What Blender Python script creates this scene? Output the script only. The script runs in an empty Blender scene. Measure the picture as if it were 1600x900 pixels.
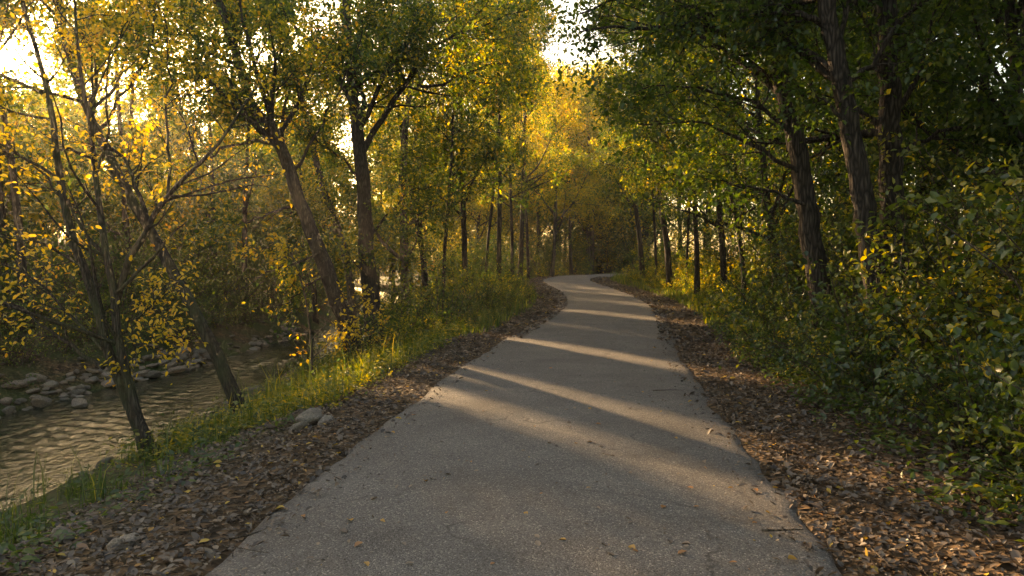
import bpy, math
import numpy as np
from mathutils import Vector

# ------------------------------------------------------------------ camera, sky, sun, exposure
SC = bpy.context.scene
COL = SC.collection
R = math.radians
FPX, CX, CY = 1155.0, 800.0, 450.0          # focal length and centre of the 1600 x 900 photograph
PITCH = -math.atan(50.0 / FPX)
CAM = np.array([0.0, 0.0, 1.6])

cam_d = bpy.data.cameras.new('camera')
cam_d.lens = 26.0
cam_d.sensor_width = 36.0
cam_d.clip_start = 0.05
cam_d.clip_end = 2000.0
cam = bpy.data.objects.new('camera', cam_d)
COL.objects.link(cam)
cam.location = CAM
cam.rotation_euler = (R(90) + PITCH, 0, 0)
SC.camera = cam


def ray(px, py):
    """world direction of a photo pixel, scaled so that its y (depth) component is 1"""
    x, z = (px - CX) / FPX, -(py - CY) / FPX
    c, s = math.cos(PITCH), math.sin(PITCH)
    v = np.array([x, c - s * z, s + c * z])
    return v / v[1]


def at(px, py, depth):
    return CAM + ray(px, py) * depth


SUN = ray(18, 82)
SUN = SUN / np.linalg.norm(SUN)
SUN_EL = math.asin(SUN[2])
SUN_AZ = math.atan2(SUN[0], SUN[1])          # from +Y towards +X

world = bpy.data.worlds.new('World')
SC.world = world
world.use_nodes = True
wn = world.node_tree
bg = wn.nodes['Background']
sky = wn.nodes.new('ShaderNodeTexSky')
sky.sky_type = 'NISHITA'
sky.sun_disc = False
sky.sun_elevation = SUN_EL
sky.sun_rotation = SUN_AZ
sky.air_density = 1.0
sky.dust_density = 2.5
sky.ozone_density = 0.3
wn.links.new(sky.outputs[0], bg.inputs[0])
bg.inputs[1].default_value = 0.088

sun_d = bpy.data.lights.new('sun', 'SUN')
sun_d.energy = 5.0
sun_d.angle = R(0.9)
sun_d.color = (1.0, 0.70, 0.41)
sun = bpy.data.objects.new('sun', sun_d)
COL.objects.link(sun)
sun.rotation_euler = Vector(SUN).to_track_quat('Z', 'Y').to_euler()

SC.view_settings.view_transform = 'Standard'
SC.view_settings.look = 'None'
SC.view_settings.gamma = 1.0
SC.view_settings.use_curve_mapping = False
SC.view_settings.exposure = 2.82
SC.view_settings.use_white_balance = True
SC.view_settings.white_balance_temperature = 7900

cy = SC.cycles
cy.use_denoising = True
cy.denoiser = 'OPENIMAGEDENOISE'
cy.denoising_input_passes = 'RGB_ALBEDO_NORMAL'
cy.max_bounces = 7
cy.diffuse_bounces = 3
cy.glossy_bounces = 2
cy.transmission_bounces = 4
cy.volume_bounces = 0
cy.caustics_reflective = False
cy.caustics_refractive = False
cy.sample_clamp_indirect = 6.0
cy.use_adaptive_sampling = True
cy.adaptive_threshold = 0.02

# ------------------------------------------------------------------ materials


def new_mat(name):
    m = bpy.data.materials.new(name)
    m.use_nodes = True
    nt = m.node_tree
    for n in list(nt.nodes):
        nt.nodes.remove(n)
    out = nt.nodes.new('ShaderNodeOutputMaterial')
    return m, nt, out


def N(nt, kind, **kw):
    n = nt.nodes.new(kind)
    for k, v in kw.items():
        if k.startswith('i_'):
            n.inputs[k[2:].replace('_', ' ')].default_value = v
        elif k.startswith('n_'):
            n.inputs[int(k[2:])].default_value = v
        else:
            setattr(n, k, v)
    return n


def ramp(nt, stops, fac=None):
    n = nt.nodes.new('ShaderNodeValToRGB')
    el = n.color_ramp.elements
    while len(el) < len(stops):
        el.new(0.5)
    for e, (p, c) in zip(el, stops):
        e.position = p
        e.color = (*c, 1) if len(c) == 3 else c
    if fac is not None:
        nt.links.new(fac, n.inputs[0])
    return n


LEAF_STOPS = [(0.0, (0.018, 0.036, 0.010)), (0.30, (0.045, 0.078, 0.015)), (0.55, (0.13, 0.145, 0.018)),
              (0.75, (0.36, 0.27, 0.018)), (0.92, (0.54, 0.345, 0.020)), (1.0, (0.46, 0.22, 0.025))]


def leaf_material(name, trans=0.55, tmul=(1.6, 1.65, 0.5), gloss=0.03, rough=0.5):
    m, nt, out = new_mat(name)
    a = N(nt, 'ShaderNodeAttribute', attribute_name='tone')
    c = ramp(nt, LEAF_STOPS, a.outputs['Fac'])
    t = N(nt, 'ShaderNodeMix', data_type='RGBA', blend_type='MULTIPLY')
    t.inputs[0].default_value = 1.0
    nt.links.new(c.outputs[0], t.inputs[6])
    t.inputs[7].default_value = (*tmul, 1)
    d = N(nt, 'ShaderNodeBsdfDiffuse')
    tr = N(nt, 'ShaderNodeBsdfTranslucent')
    nt.links.new(c.outputs[0], d.inputs[0])
    nt.links.new(t.outputs[2], tr.inputs[0])
    mx = N(nt, 'ShaderNodeMixShader')
    mx.inputs[0].default_value = trans
    nt.links.new(d.outputs[0], mx.inputs[1])
    nt.links.new(tr.outputs[0], mx.inputs[2])
    g = N(nt, 'ShaderNodeBsdfGlossy')
    g.inputs['Roughness'].default_value = rough
    m2 = N(nt, 'ShaderNodeMixShader')
    m2.inputs[0].default_value = gloss
    nt.links.new(mx.outputs[0], m2.inputs[1])
    nt.links.new(g.outputs[0], m2.inputs[2])
    nt.links.new(m2.outputs[0], out.inputs[0])
    return m


def bark_material(name, dark, light, moss=0.0, scale=9.0):
    m, nt, out = new_mat(name)
    tc = N(nt, 'ShaderNodeTexCoord')
    mp = N(nt, 'ShaderNodeMapping')
    mp.inputs['Scale'].default_value = (1, 1, 0.16)
    nt.links.new(tc.outputs['Object'], mp.inputs[0])
    v = N(nt, 'ShaderNodeTexVoronoi', feature='DISTANCE_TO_EDGE')
    v.inputs['Scale'].default_value = scale * 3.2
    n1 = N(nt, 'ShaderNodeTexNoise')
    n1.inputs['Scale'].default_value = scale
    n1.inputs['Detail'].default_value = 6
    nt.links.new(mp.outputs[0], n1.inputs[0])
    dis = N(nt, 'ShaderNodeVectorMath', operation='MULTIPLY_ADD')
    nt.links.new(n1.outputs['Color'], dis.inputs[0])
    dis.inputs[1].default_value = (0.12, 0.12, 0.12)
    nt.links.new(mp.outputs[0], dis.inputs[2])
    nt.links.new(dis.outputs[0], v.inputs[0])
    c = ramp(nt, [(0.0, tuple(x * 0.35 for x in dark)), (0.12, dark), (0.5, light), (1.0, tuple(min(1, x * 1.25) for x in light))], v.outputs[0])
    n2 = N(nt, 'ShaderNodeTexNoise')
    n2.inputs['Scale'].default_value = 2.3
    n2.inputs['Detail'].default_value = 5
    nt.links.new(tc.outputs['Object'], n2.inputs[0])
    mr = ramp(nt, [(0.45, (0, 0, 0)), (0.7, (1, 1, 1))], n2.outputs[0])
    mm = N(nt, 'ShaderNodeMath', operation='MULTIPLY')
    nt.links.new(mr.outputs[0], mm.inputs[0])
    mm.inputs[1].default_value = 0.25 + moss
    mix = N(nt, 'ShaderNodeMix', data_type='RGBA')
    nt.links.new(mm.outputs[0], mix.inputs[0])
    nt.links.new(c.outputs[0], mix.inputs[6])
    mix.inputs[7].default_value = (0.045, 0.055, 0.022, 1) if moss else (dark[0] * 1.6, dark[1] * 1.6, dark[2] * 1.5, 1)
    p = N(nt, 'ShaderNodeBsdfPrincipled')
    p.inputs['Roughness'].default_value = 0.9
    p.inputs['Specular IOR Level'].default_value = 0.2
    nt.links.new(mix.outputs[2], p.inputs['Base Color'])
    sm = N(nt, 'ShaderNodeMath', operation='ADD')
    nt.links.new(v.outputs[0], sm.inputs[0])
    nt.links.new(n1.outputs[0], sm.inputs[1])
    b = N(nt, 'ShaderNodeBump')
    b.inputs['Strength'].default_value = 0.9
    b.inputs['Distance'].default_value = 0.03
    nt.links.new(sm.outputs[0], b.inputs['Height'])
    nt.links.new(b.outputs[0], p.inputs['Normal'])
    nt.links.new(p.outputs[0], out.inputs[0])
    return m


def ground_material():
    m, nt, out = new_mat('forest_soil')
    tc = N(nt, 'ShaderNodeTexCoord')
    v = N(nt, 'ShaderNodeTexVoronoi')
    v.inputs['Scale'].default_value = 17
    nt.links.new(tc.outputs['Object'], v.inputs[0])
    sep = N(nt, 'ShaderNodeSeparateColor')
    nt.links.new(v.outputs['Color'], sep.inputs[0])
    c = ramp(nt, [(0.0, (0.022, 0.015, 0.009)), (0.45, (0.055, 0.036, 0.02)), (0.8, (0.10, 0.062, 0.034)), (1.0, (0.15, 0.095, 0.055))], sep.outputs[0])
    n = N(nt, 'ShaderNodeTexNoise')
    n.inputs['Scale'].default_value = 0.9
    n.inputs['Detail'].default_value = 8
    nt.links.new(tc.outputs['Object'], n.inputs[0])
    a = N(nt, 'ShaderNodeAttribute', attribute_name='grassy')
    ad = N(nt, 'ShaderNodeMath', operation='MULTIPLY')
    r2 = ramp(nt, [(0.35, (0, 0, 0)), (0.6, (1, 1, 1))], n.outputs[0])
    nt.links.new(r2.outputs[0], ad.inputs[0])
    nt.links.new(a.outputs['Fac'], ad.inputs[1])
    mix = N(nt, 'ShaderNodeMix', data_type='RGBA')
    nt.links.new(ad.outputs[0], mix.inputs[0])
    nt.links.new(c.outputs[0], mix.inputs[6])
    mix.inputs[7].default_value = (0.035, 0.05, 0.014, 1)
    p = N(nt, 'ShaderNodeBsdfPrincipled')
    p.inputs['Roughness'].default_value = 0.95
    p.inputs['Specular IOR Level'].default_value = 0.15
    nt.links.new(mix.outputs[2], p.inputs['Base Color'])
    b = N(nt, 'ShaderNodeBump')
    b.inputs['Strength'].default_value = 0.8
    b.inputs['Distance'].default_value = 0.04
    nt.links.new(v.outputs['Distance'], b.inputs['Height'])
    nt.links.new(b.outputs[0], p.inputs['Normal'])
    nt.links.new(p.outputs[0], out.inputs[0])
    return m


def asphalt_material():
    m, nt, out = new_mat('asphalt')
    tc = N(nt, 'ShaderNodeTexCoord')
    v = N(nt, 'ShaderNodeTexVoronoi')
    v.inputs['Scale'].default_value = 125
    nt.links.new(tc.outputs['Object'], v.inputs[0])
    sep = N(nt, 'ShaderNodeSeparateColor')
    nt.links.new(v.outputs['Color'], sep.inputs[0])
    c = ramp(nt, [(0.0, (0.050, 0.044, 0.039)), (0.45, (0.088, 0.079, 0.070)), (0.9, (0.125, 0.112, 0.098)), (1.0, (0.24, 0.215, 0.185))], sep.outputs[0])
    n = N(nt, 'ShaderNodeTexNoise')
    n.inputs['Scale'].default_value = 1.1
    n.inputs['Detail'].default_value = 7
    n.inputs['Roughness'].default_value = 0.62
    nt.links.new(tc.outputs['Object'], n.inputs[0])
    r2 = ramp(nt, [(0.28, (0.78, 0.76, 0.74)), (0.5, (1.12, 1.11, 1.10)), (0.72, (1.42, 1.40, 1.37))], n.outputs[0])
    mul = N(nt, 'ShaderNodeMix', data_type='RGBA', blend_type='MULTIPLY')
    mul.inputs[0].default_value = 1
    nt.links.new(c.outputs[0], mul.inputs[6])
    nt.links.new(r2.outputs[0], mul.inputs[7])
    # hairline cracks
    wv = N(nt, 'ShaderNodeTexNoise')
    wv.inputs['Scale'].default_value = 2.2
    wv.inputs['Detail'].default_value = 5
    nt.links.new(tc.outputs['Object'], wv.inputs[0])
    dis = N(nt, 'ShaderNodeVectorMath', operation='MULTIPLY_ADD')
    nt.links.new(wv.outputs['Color'], dis.inputs[0])
    dis.inputs[1].default_value = (0.7, 0.7, 0.7)
    nt.links.new(tc.outputs['Object'], dis.inputs[2])
    cr = N(nt, 'ShaderNodeTexVoronoi', feature='DISTANCE_TO_EDGE')
    cr.inputs['Scale'].default_value = 0.55
    nt.links.new(dis.outputs[0], cr.inputs[0])
    crr = ramp(nt, [(0.0, (1, 1, 1)), (0.011, (0, 0, 0))], cr.outputs[0])
    brk = ramp(nt, [(0.46, (0, 0, 0)), (0.56, (0.8, 0.8, 0.8))], n.outputs[0])
    cm = N(nt, 'ShaderNodeMath', operation='MULTIPLY')
    nt.links.new(crr.outputs[0], cm.inputs[0])
    nt.links.new(brk.outputs[0], cm.inputs[1])
    mix = N(nt, 'ShaderNodeMix', data_type='RGBA')
    nt.links.new(cm.outputs[0], mix.inputs[0])
    nt.links.new(mul.outputs[2], mix.inputs[6])
    mix.inputs[7].default_value = (0.03, 0.026, 0.022, 1)
    p = N(nt, 'ShaderNodeBsdfPrincipled')
    p.inputs['Roughness'].default_value = 0.82
    p.inputs['Specular IOR Level'].default_value = 0.3
    nt.links.new(mix.outputs[2], p.inputs['Base Color'])
    b = N(nt, 'ShaderNodeBump')
    b.inputs['Strength'].default_value = 0.75
    b.inputs['Distance'].default_value = 0.006
    nt.links.new(v.outputs['Distance'], b.inputs['Height'])
    b.invert = True
    nt.links.new(b.outputs[0], p.inputs['Normal'])
    nt.links.new(p.outputs[0], out.inputs[0])
    return m


def water_material():
    m, nt, out = new_mat('river_water')
    tc = N(nt, 'ShaderNodeTexCoord')
    mp = N(nt, 'ShaderNodeMapping')
    mp.inputs['Scale'].default_value = (1.7, 1.0, 1.0)
    nt.links.new(tc.outputs['Object'], mp.inputs[0])
    n = N(nt, 'ShaderNodeTexNoise')
    n.inputs['Scale'].default_value = 4.5
    n.inputs['Detail'].default_value = 5
    n.inputs['Distortion'].default_value = 0.8
    nt.links.new(mp.outputs[0], n.inputs[0])
    b = N(nt, 'ShaderNodeBump')
    b.inputs['Strength'].default_value = 0.5
    b.inputs['Distance'].default_value = 0.05
    nt.links.new(n.outputs[0], b.inputs['Height'])
    p = N(nt, 'ShaderNodeBsdfPrincipled')
    p.inputs['Base Color'].default_value = (0.013, 0.021, 0.012, 1)
    p.inputs['Roughness'].default_value = 0.05
    p.inputs['IOR'].default_value = 1.333
    nt.links.new(b.outputs[0], p.inputs['Normal'])
    nt.links.new(p.outputs[0], out.inputs[0])
    return m


def rock_material(name='river_rock_stone', lift=1.0):
    m, nt, out = new_mat(name)
    tc = N(nt, 'ShaderNodeTexCoord')
    oi = N(nt, 'ShaderNodeObjectInfo')
    n = N(nt, 'ShaderNodeTexNoise')
    n.inputs['Scale'].default_value = 6
    n.inputs['Detail'].default_value = 9
    n.inputs['Roughness'].default_value = 0.65
    nt.links.new(tc.outputs['Object'], n.inputs[0])
    c1 = ramp(nt, [(0.3, (0.035, 0.03, 0.024)), (0.52, (0.10, 0.088, 0.074)), (0.78, (0.20, 0.175, 0.148))], n.outputs[0])
    for e in c1.color_ramp.elements:
        e.color = (e.color[0] * lift, e.color[1] * lift, e.color[2] * lift, 1)
    c2 = ramp(nt, [(0.0, (0.55, 0.5, 0.42)), (0.5, (0.85, 0.8, 0.75)), (0.8, (1.0, 0.86, 0.74)), (1.0, (1.15, 1.15, 1.12))], oi.outputs['Random'])
    mul = N(nt, 'ShaderNodeMix', data_type='RGBA', blend_type='MULTIPLY')
    mul.inputs[0].default_value = 1
    nt.links.new(c1.outputs[0], mul.inputs[6])
    nt.links.new(c2.outputs[0], mul.inputs[7])
    p = N(nt, 'ShaderNodeBsdfPrincipled')
    p.inputs['Roughness'].default_value = 0.8
    nt.links.new(mul.outputs[2], p.inputs['Base Color'])
    b = N(nt, 'ShaderNodeBump')
    b.inputs['Strength'].default_value = 0.7
    b.inputs['Distance'].default_value = 0.04
    nt.links.new(n.outputs[0], b.inputs['Height'])
    nt.links.new(b.outputs[0], p.inputs['Normal'])
    nt.links.new(p.outputs[0], out.inputs[0])
    return m


def litter_material():
    m, nt, out = new_mat('dry_leaf')
    a = N(nt, 'ShaderNodeAttribute', attribute_name='tone')
    c = ramp(nt, [(0.0, (0.022, 0.017, 0.013)), (0.3, (0.058, 0.041, 0.028)), (0.6, (0.125, 0.09, 0.062)),
                  (0.85, (0.23, 0.17, 0.115)), (0.94, (0.30, 0.13, 0.035)), (1.0, (0.38, 0.24, 0.03))], a.outputs['Fac'])
    d = N(nt, 'ShaderNodeBsdfDiffuse')
    tr = N(nt, 'ShaderNodeBsdfTranslucent')
    nt.links.new(c.outputs[0], d.inputs[0])
    nt.links.new(c.outputs[0], tr.inputs[0])
    mx = N(nt, 'ShaderNodeMixShader')
    mx.inputs[0].default_value = 0.22
    nt.links.new(d.outputs[0], mx.inputs[1])
    nt.links.new(tr.outputs[0], mx.inputs[2])
    g = N(nt, 'ShaderNodeBsdfGlossy')
    g.inputs['Roughness'].default_value = 0.5
    m2 = N(nt, 'ShaderNodeMixShader')
    m2.inputs[0].default_value = 0.05
    nt.links.new(mx.outputs[0], m2.inputs[1])
    nt.links.new(g.outputs[0], m2.inputs[2])
    nt.links.new(m2.outputs[0], out.inputs[0])
    return m


M_LEAF = leaf_material('leaf')
M_LEAF_DARK = leaf_material('broad_leaf', trans=0.45, tmul=(1.6, 1.6, 0.6), gloss=0.045, rough=0.42)
M_GRASS = leaf_material('grass_blade', trans=0.45, gloss=0.03, rough=0.5)
M_BARK = bark_material('bark', (0.036, 0.027, 0.020), (0.092, 0.072, 0.055))
M_BARK_R = bark_material('furrowed_bark', (0.033, 0.025, 0.019), (0.115, 0.09, 0.07), scale=7.0)
M_BARK_M = bark_material('mossy_bark', (0.036, 0.030, 0.022), (0.092, 0.077, 0.06), moss=0.45)
M_TWIG = bark_material('twig_bark', (0.07, 0.052, 0.036), (0.16, 0.125, 0.09))
M_GROUND = ground_material()
M_ASPH = asphalt_material()
M_WATER = water_material()
M_ROCK = rock_material(lift=1.5)
M_ROCK_PALE = rock_material('pale_limestone', 2.1)
M_LITTER = litter_material()

# ------------------------------------------------------------------ mesh helpers


def quad_mesh(name, verts, quads, mat, smooth=True, attrs=None):
    verts = np.ascontiguousarray(verts, dtype=np.float32)
    quads = np.ascontiguousarray(quads, dtype=np.int32)
    k = quads.shape[1]
    me = bpy.data.meshes.new(name)
    me.vertices.add(len(verts))
    me.vertices.foreach_set('co', verts.ravel())
    me.loops.add(quads.size)
    me.loops.foreach_set('vertex_index', quads.ravel())
    me.polygons.add(len(quads))
    me.polygons.foreach_set('loop_start', np.arange(0, quads.size, k, dtype=np.int32))
    try:
        me.polygons.foreach_set('loop_total', np.full(len(quads), k, dtype=np.int32))
    except Exception:
        pass
    me.update(calc_edges=True)
    if smooth:
        me.polygons.foreach_set('use_smooth', np.ones(len(quads), dtype=bool))
    for an, av in (attrs or {}).items():
        a = me.attributes.new(an, 'FLOAT', 'POINT')
        a.data.foreach_set('value', np.ascontiguousarray(av, dtype=np.float32))
    me.materials.append(mat)
    return me


def link(name, me, parent=None, loc=None):
    o = bpy.data.objects.new(name, me)
    COL.objects.link(o)
    if parent is not None:
        o.parent = parent
    if loc is not None:
        o.location = loc
    return o


def empty(name, loc):
    o = bpy.data.objects.new(name, None)
    COL.objects.link(o)
    o.location = loc
    o.empty_display_size = 0.2
    return o


def tag(o, label=None, cat=None, group=None, kind=None):
    if label:
        o['label'] = label
    if cat:
        o['category'] = cat
    if group:
        o['group'] = group
    if kind:
        o['kind'] = kind
    return o


def copy_tree(root, loc, rz, scale, label, group):
    c = root.copy()
    COL.objects.link(c)
    c.location = loc
    c.rotation_euler = (0, 0, rz)
    c.scale = (scale, scale, scale) if np.isscalar(scale) else scale
    c['label'] = label
    c['group'] = group
    for ch in root.children:
        d = ch.copy()
        COL.objects.link(d)
        d.parent = c
    return c


def unit(v):
    return v / np.maximum(np.linalg.norm(v, axis=-1, keepdims=True), 1e-9)


def tubes(P, Rr, k, rng=None, rough=0.0):
    """P (B,n,3) centre lines, Rr (B,n) radii -> verts, quads"""
    B, n, _ = P.shape
    T = np.empty_like(P)
    T[:, 1:-1] = P[:, 2:] - P[:, :-2]
    T[:, 0] = P[:, 1] - P[:, 0]
    T[:, -1] = P[:, -1] - P[:, -2]
    T = unit(T)
    mean = unit(P[:, -1] - P[:, 0])
    ax = np.zeros((B, 3))
    ax[np.arange(B), np.argmin(np.abs(mean), axis=1)] = 1
    U = unit(np.cross(T, ax[:, None, :]))
    V = np.cross(T, U)
    ang = np.arange(k) * 2 * np.pi / k
    rad = np.repeat(Rr[:, :, None], k, axis=2)
    if rough and rng is not None:
        lob = rng.normal(0, rough, (B, 1, k)) + rng.normal(0, rough * 0.6, (B, n, k))
        rad = rad * (1 + lob)
    vs = P[:, :, None, :] + rad[..., None] * (np.cos(ang)[None, None, :, None] * U[:, :, None, :] + np.sin(ang)[None, None, :, None] * V[:, :, None, :])
    idx = np.arange(B * n * k).reshape(B, n, k)
    a = idx[:, :-1, :]
    b = np.roll(idx, -1, axis=2)[:, :-1, :]
    c = np.roll(idx, -1, axis=2)[:, 1:, :]
    d = idx[:, 1:, :]
    q = np.stack([a, b, c, d], axis=-1).reshape(-1, 4)
    return vs.reshape(-1, 3), q


def join(parts):
    vs, qs, off = [], [], 0
    for v, q in parts:
        vs.append(v)
        qs.append(q + off)
        off += len(v)
    return np.concatenate(vs), np.concatenate(qs)


def leaf_geo(rng, pos, axis, nrm, L, wid, hexa, curl=0.0):
    axis = unit(axis)
    side = unit(np.cross(axis, nrm))
    nrm = np.cross(side, axis)
    L = L[:, None]
    W = L * wid * 0.5
    n = len(pos)
    if hexa:
        b = pos
        fold = 0.22
        s1 = pos + axis * L * 0.30 + side * W * 0.95 + nrm * W * fold
        s2 = pos + axis * L * 0.66 + side * W * 0.80 + nrm * (W * fold - curl * L * 0.10)
        t = pos + axis * L - nrm * L * (0.10 + curl * 0.25)
        s3 = pos + axis * L * 0.66 - side * W * 0.80 + nrm * (W * fold - curl * L * 0.10)
        s4 = pos + axis * L * 0.30 - side * W * 0.95 + nrm * W * fold
        v = np.stack([b, s1, s2, t, s3, s4], axis=1).reshape(-1, 3)
        i = np.arange(n)[:, None] * 6
        q = np.concatenate([i + np.array([[0, 1, 2, 3]]), i + np.array([[0, 3, 4, 5]])], axis=1).reshape(-1, 4)
        return v, q, 6
    b = pos
    s1 = pos + axis * L * 0.45 + side * W + nrm * W * 0.25
    t = pos + axis * L - nrm * L * 0.08
    s2 = pos + axis * L * 0.45 - side * W + nrm * W * 0.25
    v = np.stack([b, s1, t, s2], axis=1).reshape(-1, 3)
    i = np.arange(n)[:, None] * 4
    return v, i + np.array([[0, 1, 2, 3]]), 4


# ------------------------------------------------------------------ layout of the place
def smooth_curve(ys, xs, y):
    """cubic Hermite through (ys, xs)"""
    ys, xs = np.asarray(ys, float), np.asarray(xs, float)
    m = np.gradient(xs, ys)
    i = np.clip(np.searchsorted(ys, y) - 1, 0, len(ys) - 2)
    h = ys[i + 1] - ys[i]
    t = (np.clip(y, ys[0], ys[-1]) - ys[i]) / h
    return ((2 * t**3 - 3 * t**2 + 1) * xs[i] + (t**3 - 2 * t**2 + t) * h * m[i]
            + (-2 * t**3 + 3 * t**2) * xs[i + 1] + (t**3 - t**2) * h * m[i + 1])


PY = [-40, -15, 0, 3.7, 6.2, 9.2, 12.3, 18.5, 23, 28, 33, 37, 41, 44.5, 47.5, 50.5, 53.5, 57]
PX = [-1.5, -0.7, -0.15, 0.06, 0.33, 0.70, 1.15, 2.30, 2.98, 3.36, 3.30, 3.05, 3.05, 3.7, 5.2, 8.0, 13.0, 23]
cl_y = np.concatenate([np.arange(-40, 40, 0.25), np.arange(40, 57.01, 0.05)])
cl_x = smooth_curve(PY, PX, cl_y)
CL = np.stack([cl_x, cl_y], axis=1)
CT = unit(np.gradient(CL, axis=0))
CNR = np.stack([CT[:, 1], -CT[:, 0]], axis=1)      # to the right of the walking direction
HALF = 1.60


def lateral(x, y):
    """signed distance from the centre line, negative on the river side"""
    p = np.stack([x, y], axis=-1).reshape(-1, 2)
    out = np.empty(len(p))
    for s in range(0, len(p), 20000):
        d = p[s:s + 20000, None, :] - CL[None]
        q = (d**2).sum(-1)
        j = q.argmin(1)
        sg = np.sign((d[np.arange(len(j)), j] * CNR[j]).sum(-1))
        out[s:s + 20000] = np.sqrt(q[np.arange(len(j)), j]) * np.where(sg == 0, 1, sg)
    return out.reshape(np.shape(x))


def near_edge(y):
    return np.interp(y, [-40, 0, 5, 8.5, 11, 16, 20, 26, 40, 50, 60, 80, 100], [-8, -6.5, -5.9, -5.5, -5.25, -5.45, -5.4, -4.9, -5.2, -7.2, -11, -22, -35])


def far_edge(y):
    return np.interp(y, [-40, 0, 8, 13, 15, 18, 25, 35, 50, 60, 80, 100], [-12, -10.5, -9.6, -9.0, -8.7, -8.1, -7.5, -7.4, -10, -14.2, -25.5, -38.5])


WATER_Z = -1.2


def wob(x, y):
    return (0.5 * np.sin(1.7 * x + 0.6 * y + 1.0) * np.sin(0.9 * y - 0.5 * x) + 0.3 * np.sin(3.9 * x - 2.1 * y + 2.0)
            * np.sin(2.1 * y + 1.3 * x))


def rise(y):
    return np.interp(y, [-40, 24, 30, 40, 46, 60, 150], [0, 0, 0.04, 0.22, 0.32, 0.42, 0.7])


def ground_z(x, y, u=None):
    x = np.asarray(x, float)
    y = np.asarray(y, float)
    if u is None:
        u = lateral(x, y)
    base = rise(y)
    ne, fe = near_edge(y), far_edge(y)
    right = np.interp(u, [1.5, 2.2, 3.0, 6, 15, 60], [-0.03, 0.0, 0.04, 0.25, 0.7, 2.0])
    ul = -u - HALF
    tot = np.maximum(ul + (x - ne), 0.5)
    t = np.where(x > ne, ul / tot, 1 + (ne - x) / 3.0)
    left = np.interp(t, [0, 0.12, 0.3, 0.5, 0.7, 0.85, 1.0, 1.12, 1.3], [-0.03, -0.04, -0.2, -0.5, -0.76, -0.95, -1.17, -1.45, -1.65])
    w = fe - x
    far = np.interp(w, [-0.8, -0.3, 0, 0.9, 2, 5, 12, 40, 150], [-1.65, -1.45, -1.17, -0.72, -0.25, 0.5, 1.5, 4.0, 12])
    lz = np.where(w > -1.0, np.maximum(far, np.where(x > ne, left, -1.65)), left)
    lz = lz + np.where(t < 1, base, 0) * np.clip(1 - t, 0, 1)
    lz = np.where(w > 0, lz + base * 0.5, lz)
    rz = right + base
    z = np.where(u > 0, rz, lz)
    amp = np.clip((np.abs(u) - 1.7) / 1.5, 0, 1) * 0.07
    z = z + wob(x, y) * amp
    return np.where(np.abs(u) < HALF, base - 0.07, z)


def gz(x, y):
    return float(ground_z(np.array([x]), np.array([y]))[0])


def grid_quads(nx, ny):
    i = np.arange(nx * ny).reshape(ny, nx)
    return np.stack([i[:-1, :-1], i[:-1, 1:], i[1:, 1:], i[1:, :-1]], axis=-1).reshape(-1, 4)


gx = np.concatenate([np.arange(-170, -40, 6), np.arange(-40, -12, 1.0), np.arange(-12, 9, 0.2), np.arange(9, 25, 0.8), np.arange(25, 176, 6)])
gy = np.concatenate([np.arange(-60, -6, 3), np.arange(-6, 2, 0.5), np.arange(2, 24, 0.2), np.arange(24, 60, 0.4), np.arange(60, 190, 5)])
GX, GY = np.meshgrid(gx, gy)
GU = lateral(GX, GY)
GZ = ground_z(GX, GY, GU)
grassy = np.clip((-GU - 2.2) / 1.5, 0, 1) * 0.8 + np.clip((GY - 15) / 20, 0, 0.4)
me = quad_mesh('ground', np.stack([GX, GY, GZ], -1).reshape(-1, 3), grid_quads(len(gx), len(gy)), M_GROUND, attrs={'grassy': grassy.ravel()})
tag(link('ground', me), kind='structure')

# asphalt path: crowned top with a rounded broken edge
sel = CL[(cl_y > -14)]
st, sn = CT[(cl_y > -14)], CNR[(cl_y > -14)]
rngp = np.random.default_rng(5)
jit_l = np.convolve(rngp.normal(0, 0.09, len(sel) + 4), np.ones(5) / 5, 'valid')
jit_r = np.convolve(rngp.normal(0, 0.09, len(sel) + 4), np.ones(5) / 5, 'valid')
cols = np.array([-1.06, -1.0, -0.93, -0.6, -0.25, 0.25, 0.6, 0.93, 1.0, 1.06])
colz = np.array([-0.09, -0.02, 0.0, 0.012, 0.018, 0.018, 0.012, 0.0, -0.02, -0.09])
off = cols[None, :] * HALF + np.where(np.abs(cols) > 0.9, 1, 0)[None, :] * np.where(cols[None, :] < 0, jit_l[:, None], jit_r[:, None])
xy = sel[:, None, :] + sn[:, None, :] * off[..., None]
pz = rise(sel[:, 1])[:, None] + colz[None, :] + 0.006 * wob(xy[..., 0], xy[..., 1])
me = quad_mesh('path', np.concatenate([xy, pz[..., None]], -1).reshape(-1, 3), grid_quads(len(cols), len(sel)), M_ASPH)
tag(link('path', me), kind='structure')


def path_z(x, y, u):
    return rise(y) + np.interp(np.abs(u) / HALF, [0, 0.25, 0.6, 0.93, 1.0], [0.018, 0.018, 0.012, 0, -0.02])


# river
wy = np.concatenate([np.arange(-40, 4, 0.6), np.arange(4, 28, 0.09), np.arange(28, 90, 0.6)])
wt = np.linspace(-0.12, 1.12, 62)
WXX = far_edge(wy)[:, None] * (1 - wt[None]) + near_edge(wy)[:, None] * wt[None]
WYY = np.repeat(wy[:, None], len(wt), 1)
rw = np.random.default_rng(11)
WZ = np.zeros_like(WXX)
for i in range(24):
    lam = rw.uniform(0.19, 0.44)
    a = rw.normal(-0.35, 0.8)
    kx, ky = math.sin(a) * 6.28 / lam, math.cos(a) * 6.28 / lam
    ph = rw.uniform(0, 6.28)
    WZ += 0.0062 * lam * np.sin(kx * WXX + ky * WYY + ph + 1.2 * np.sin(0.9 * WXX + 0.6 * WYY + i))
WZ *= 0.65 + 0.5 * np.sin(0.8 * WXX + 0.35 * WYY) * np.sin(0.5 * WYY - 0.7 * WXX)
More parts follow.
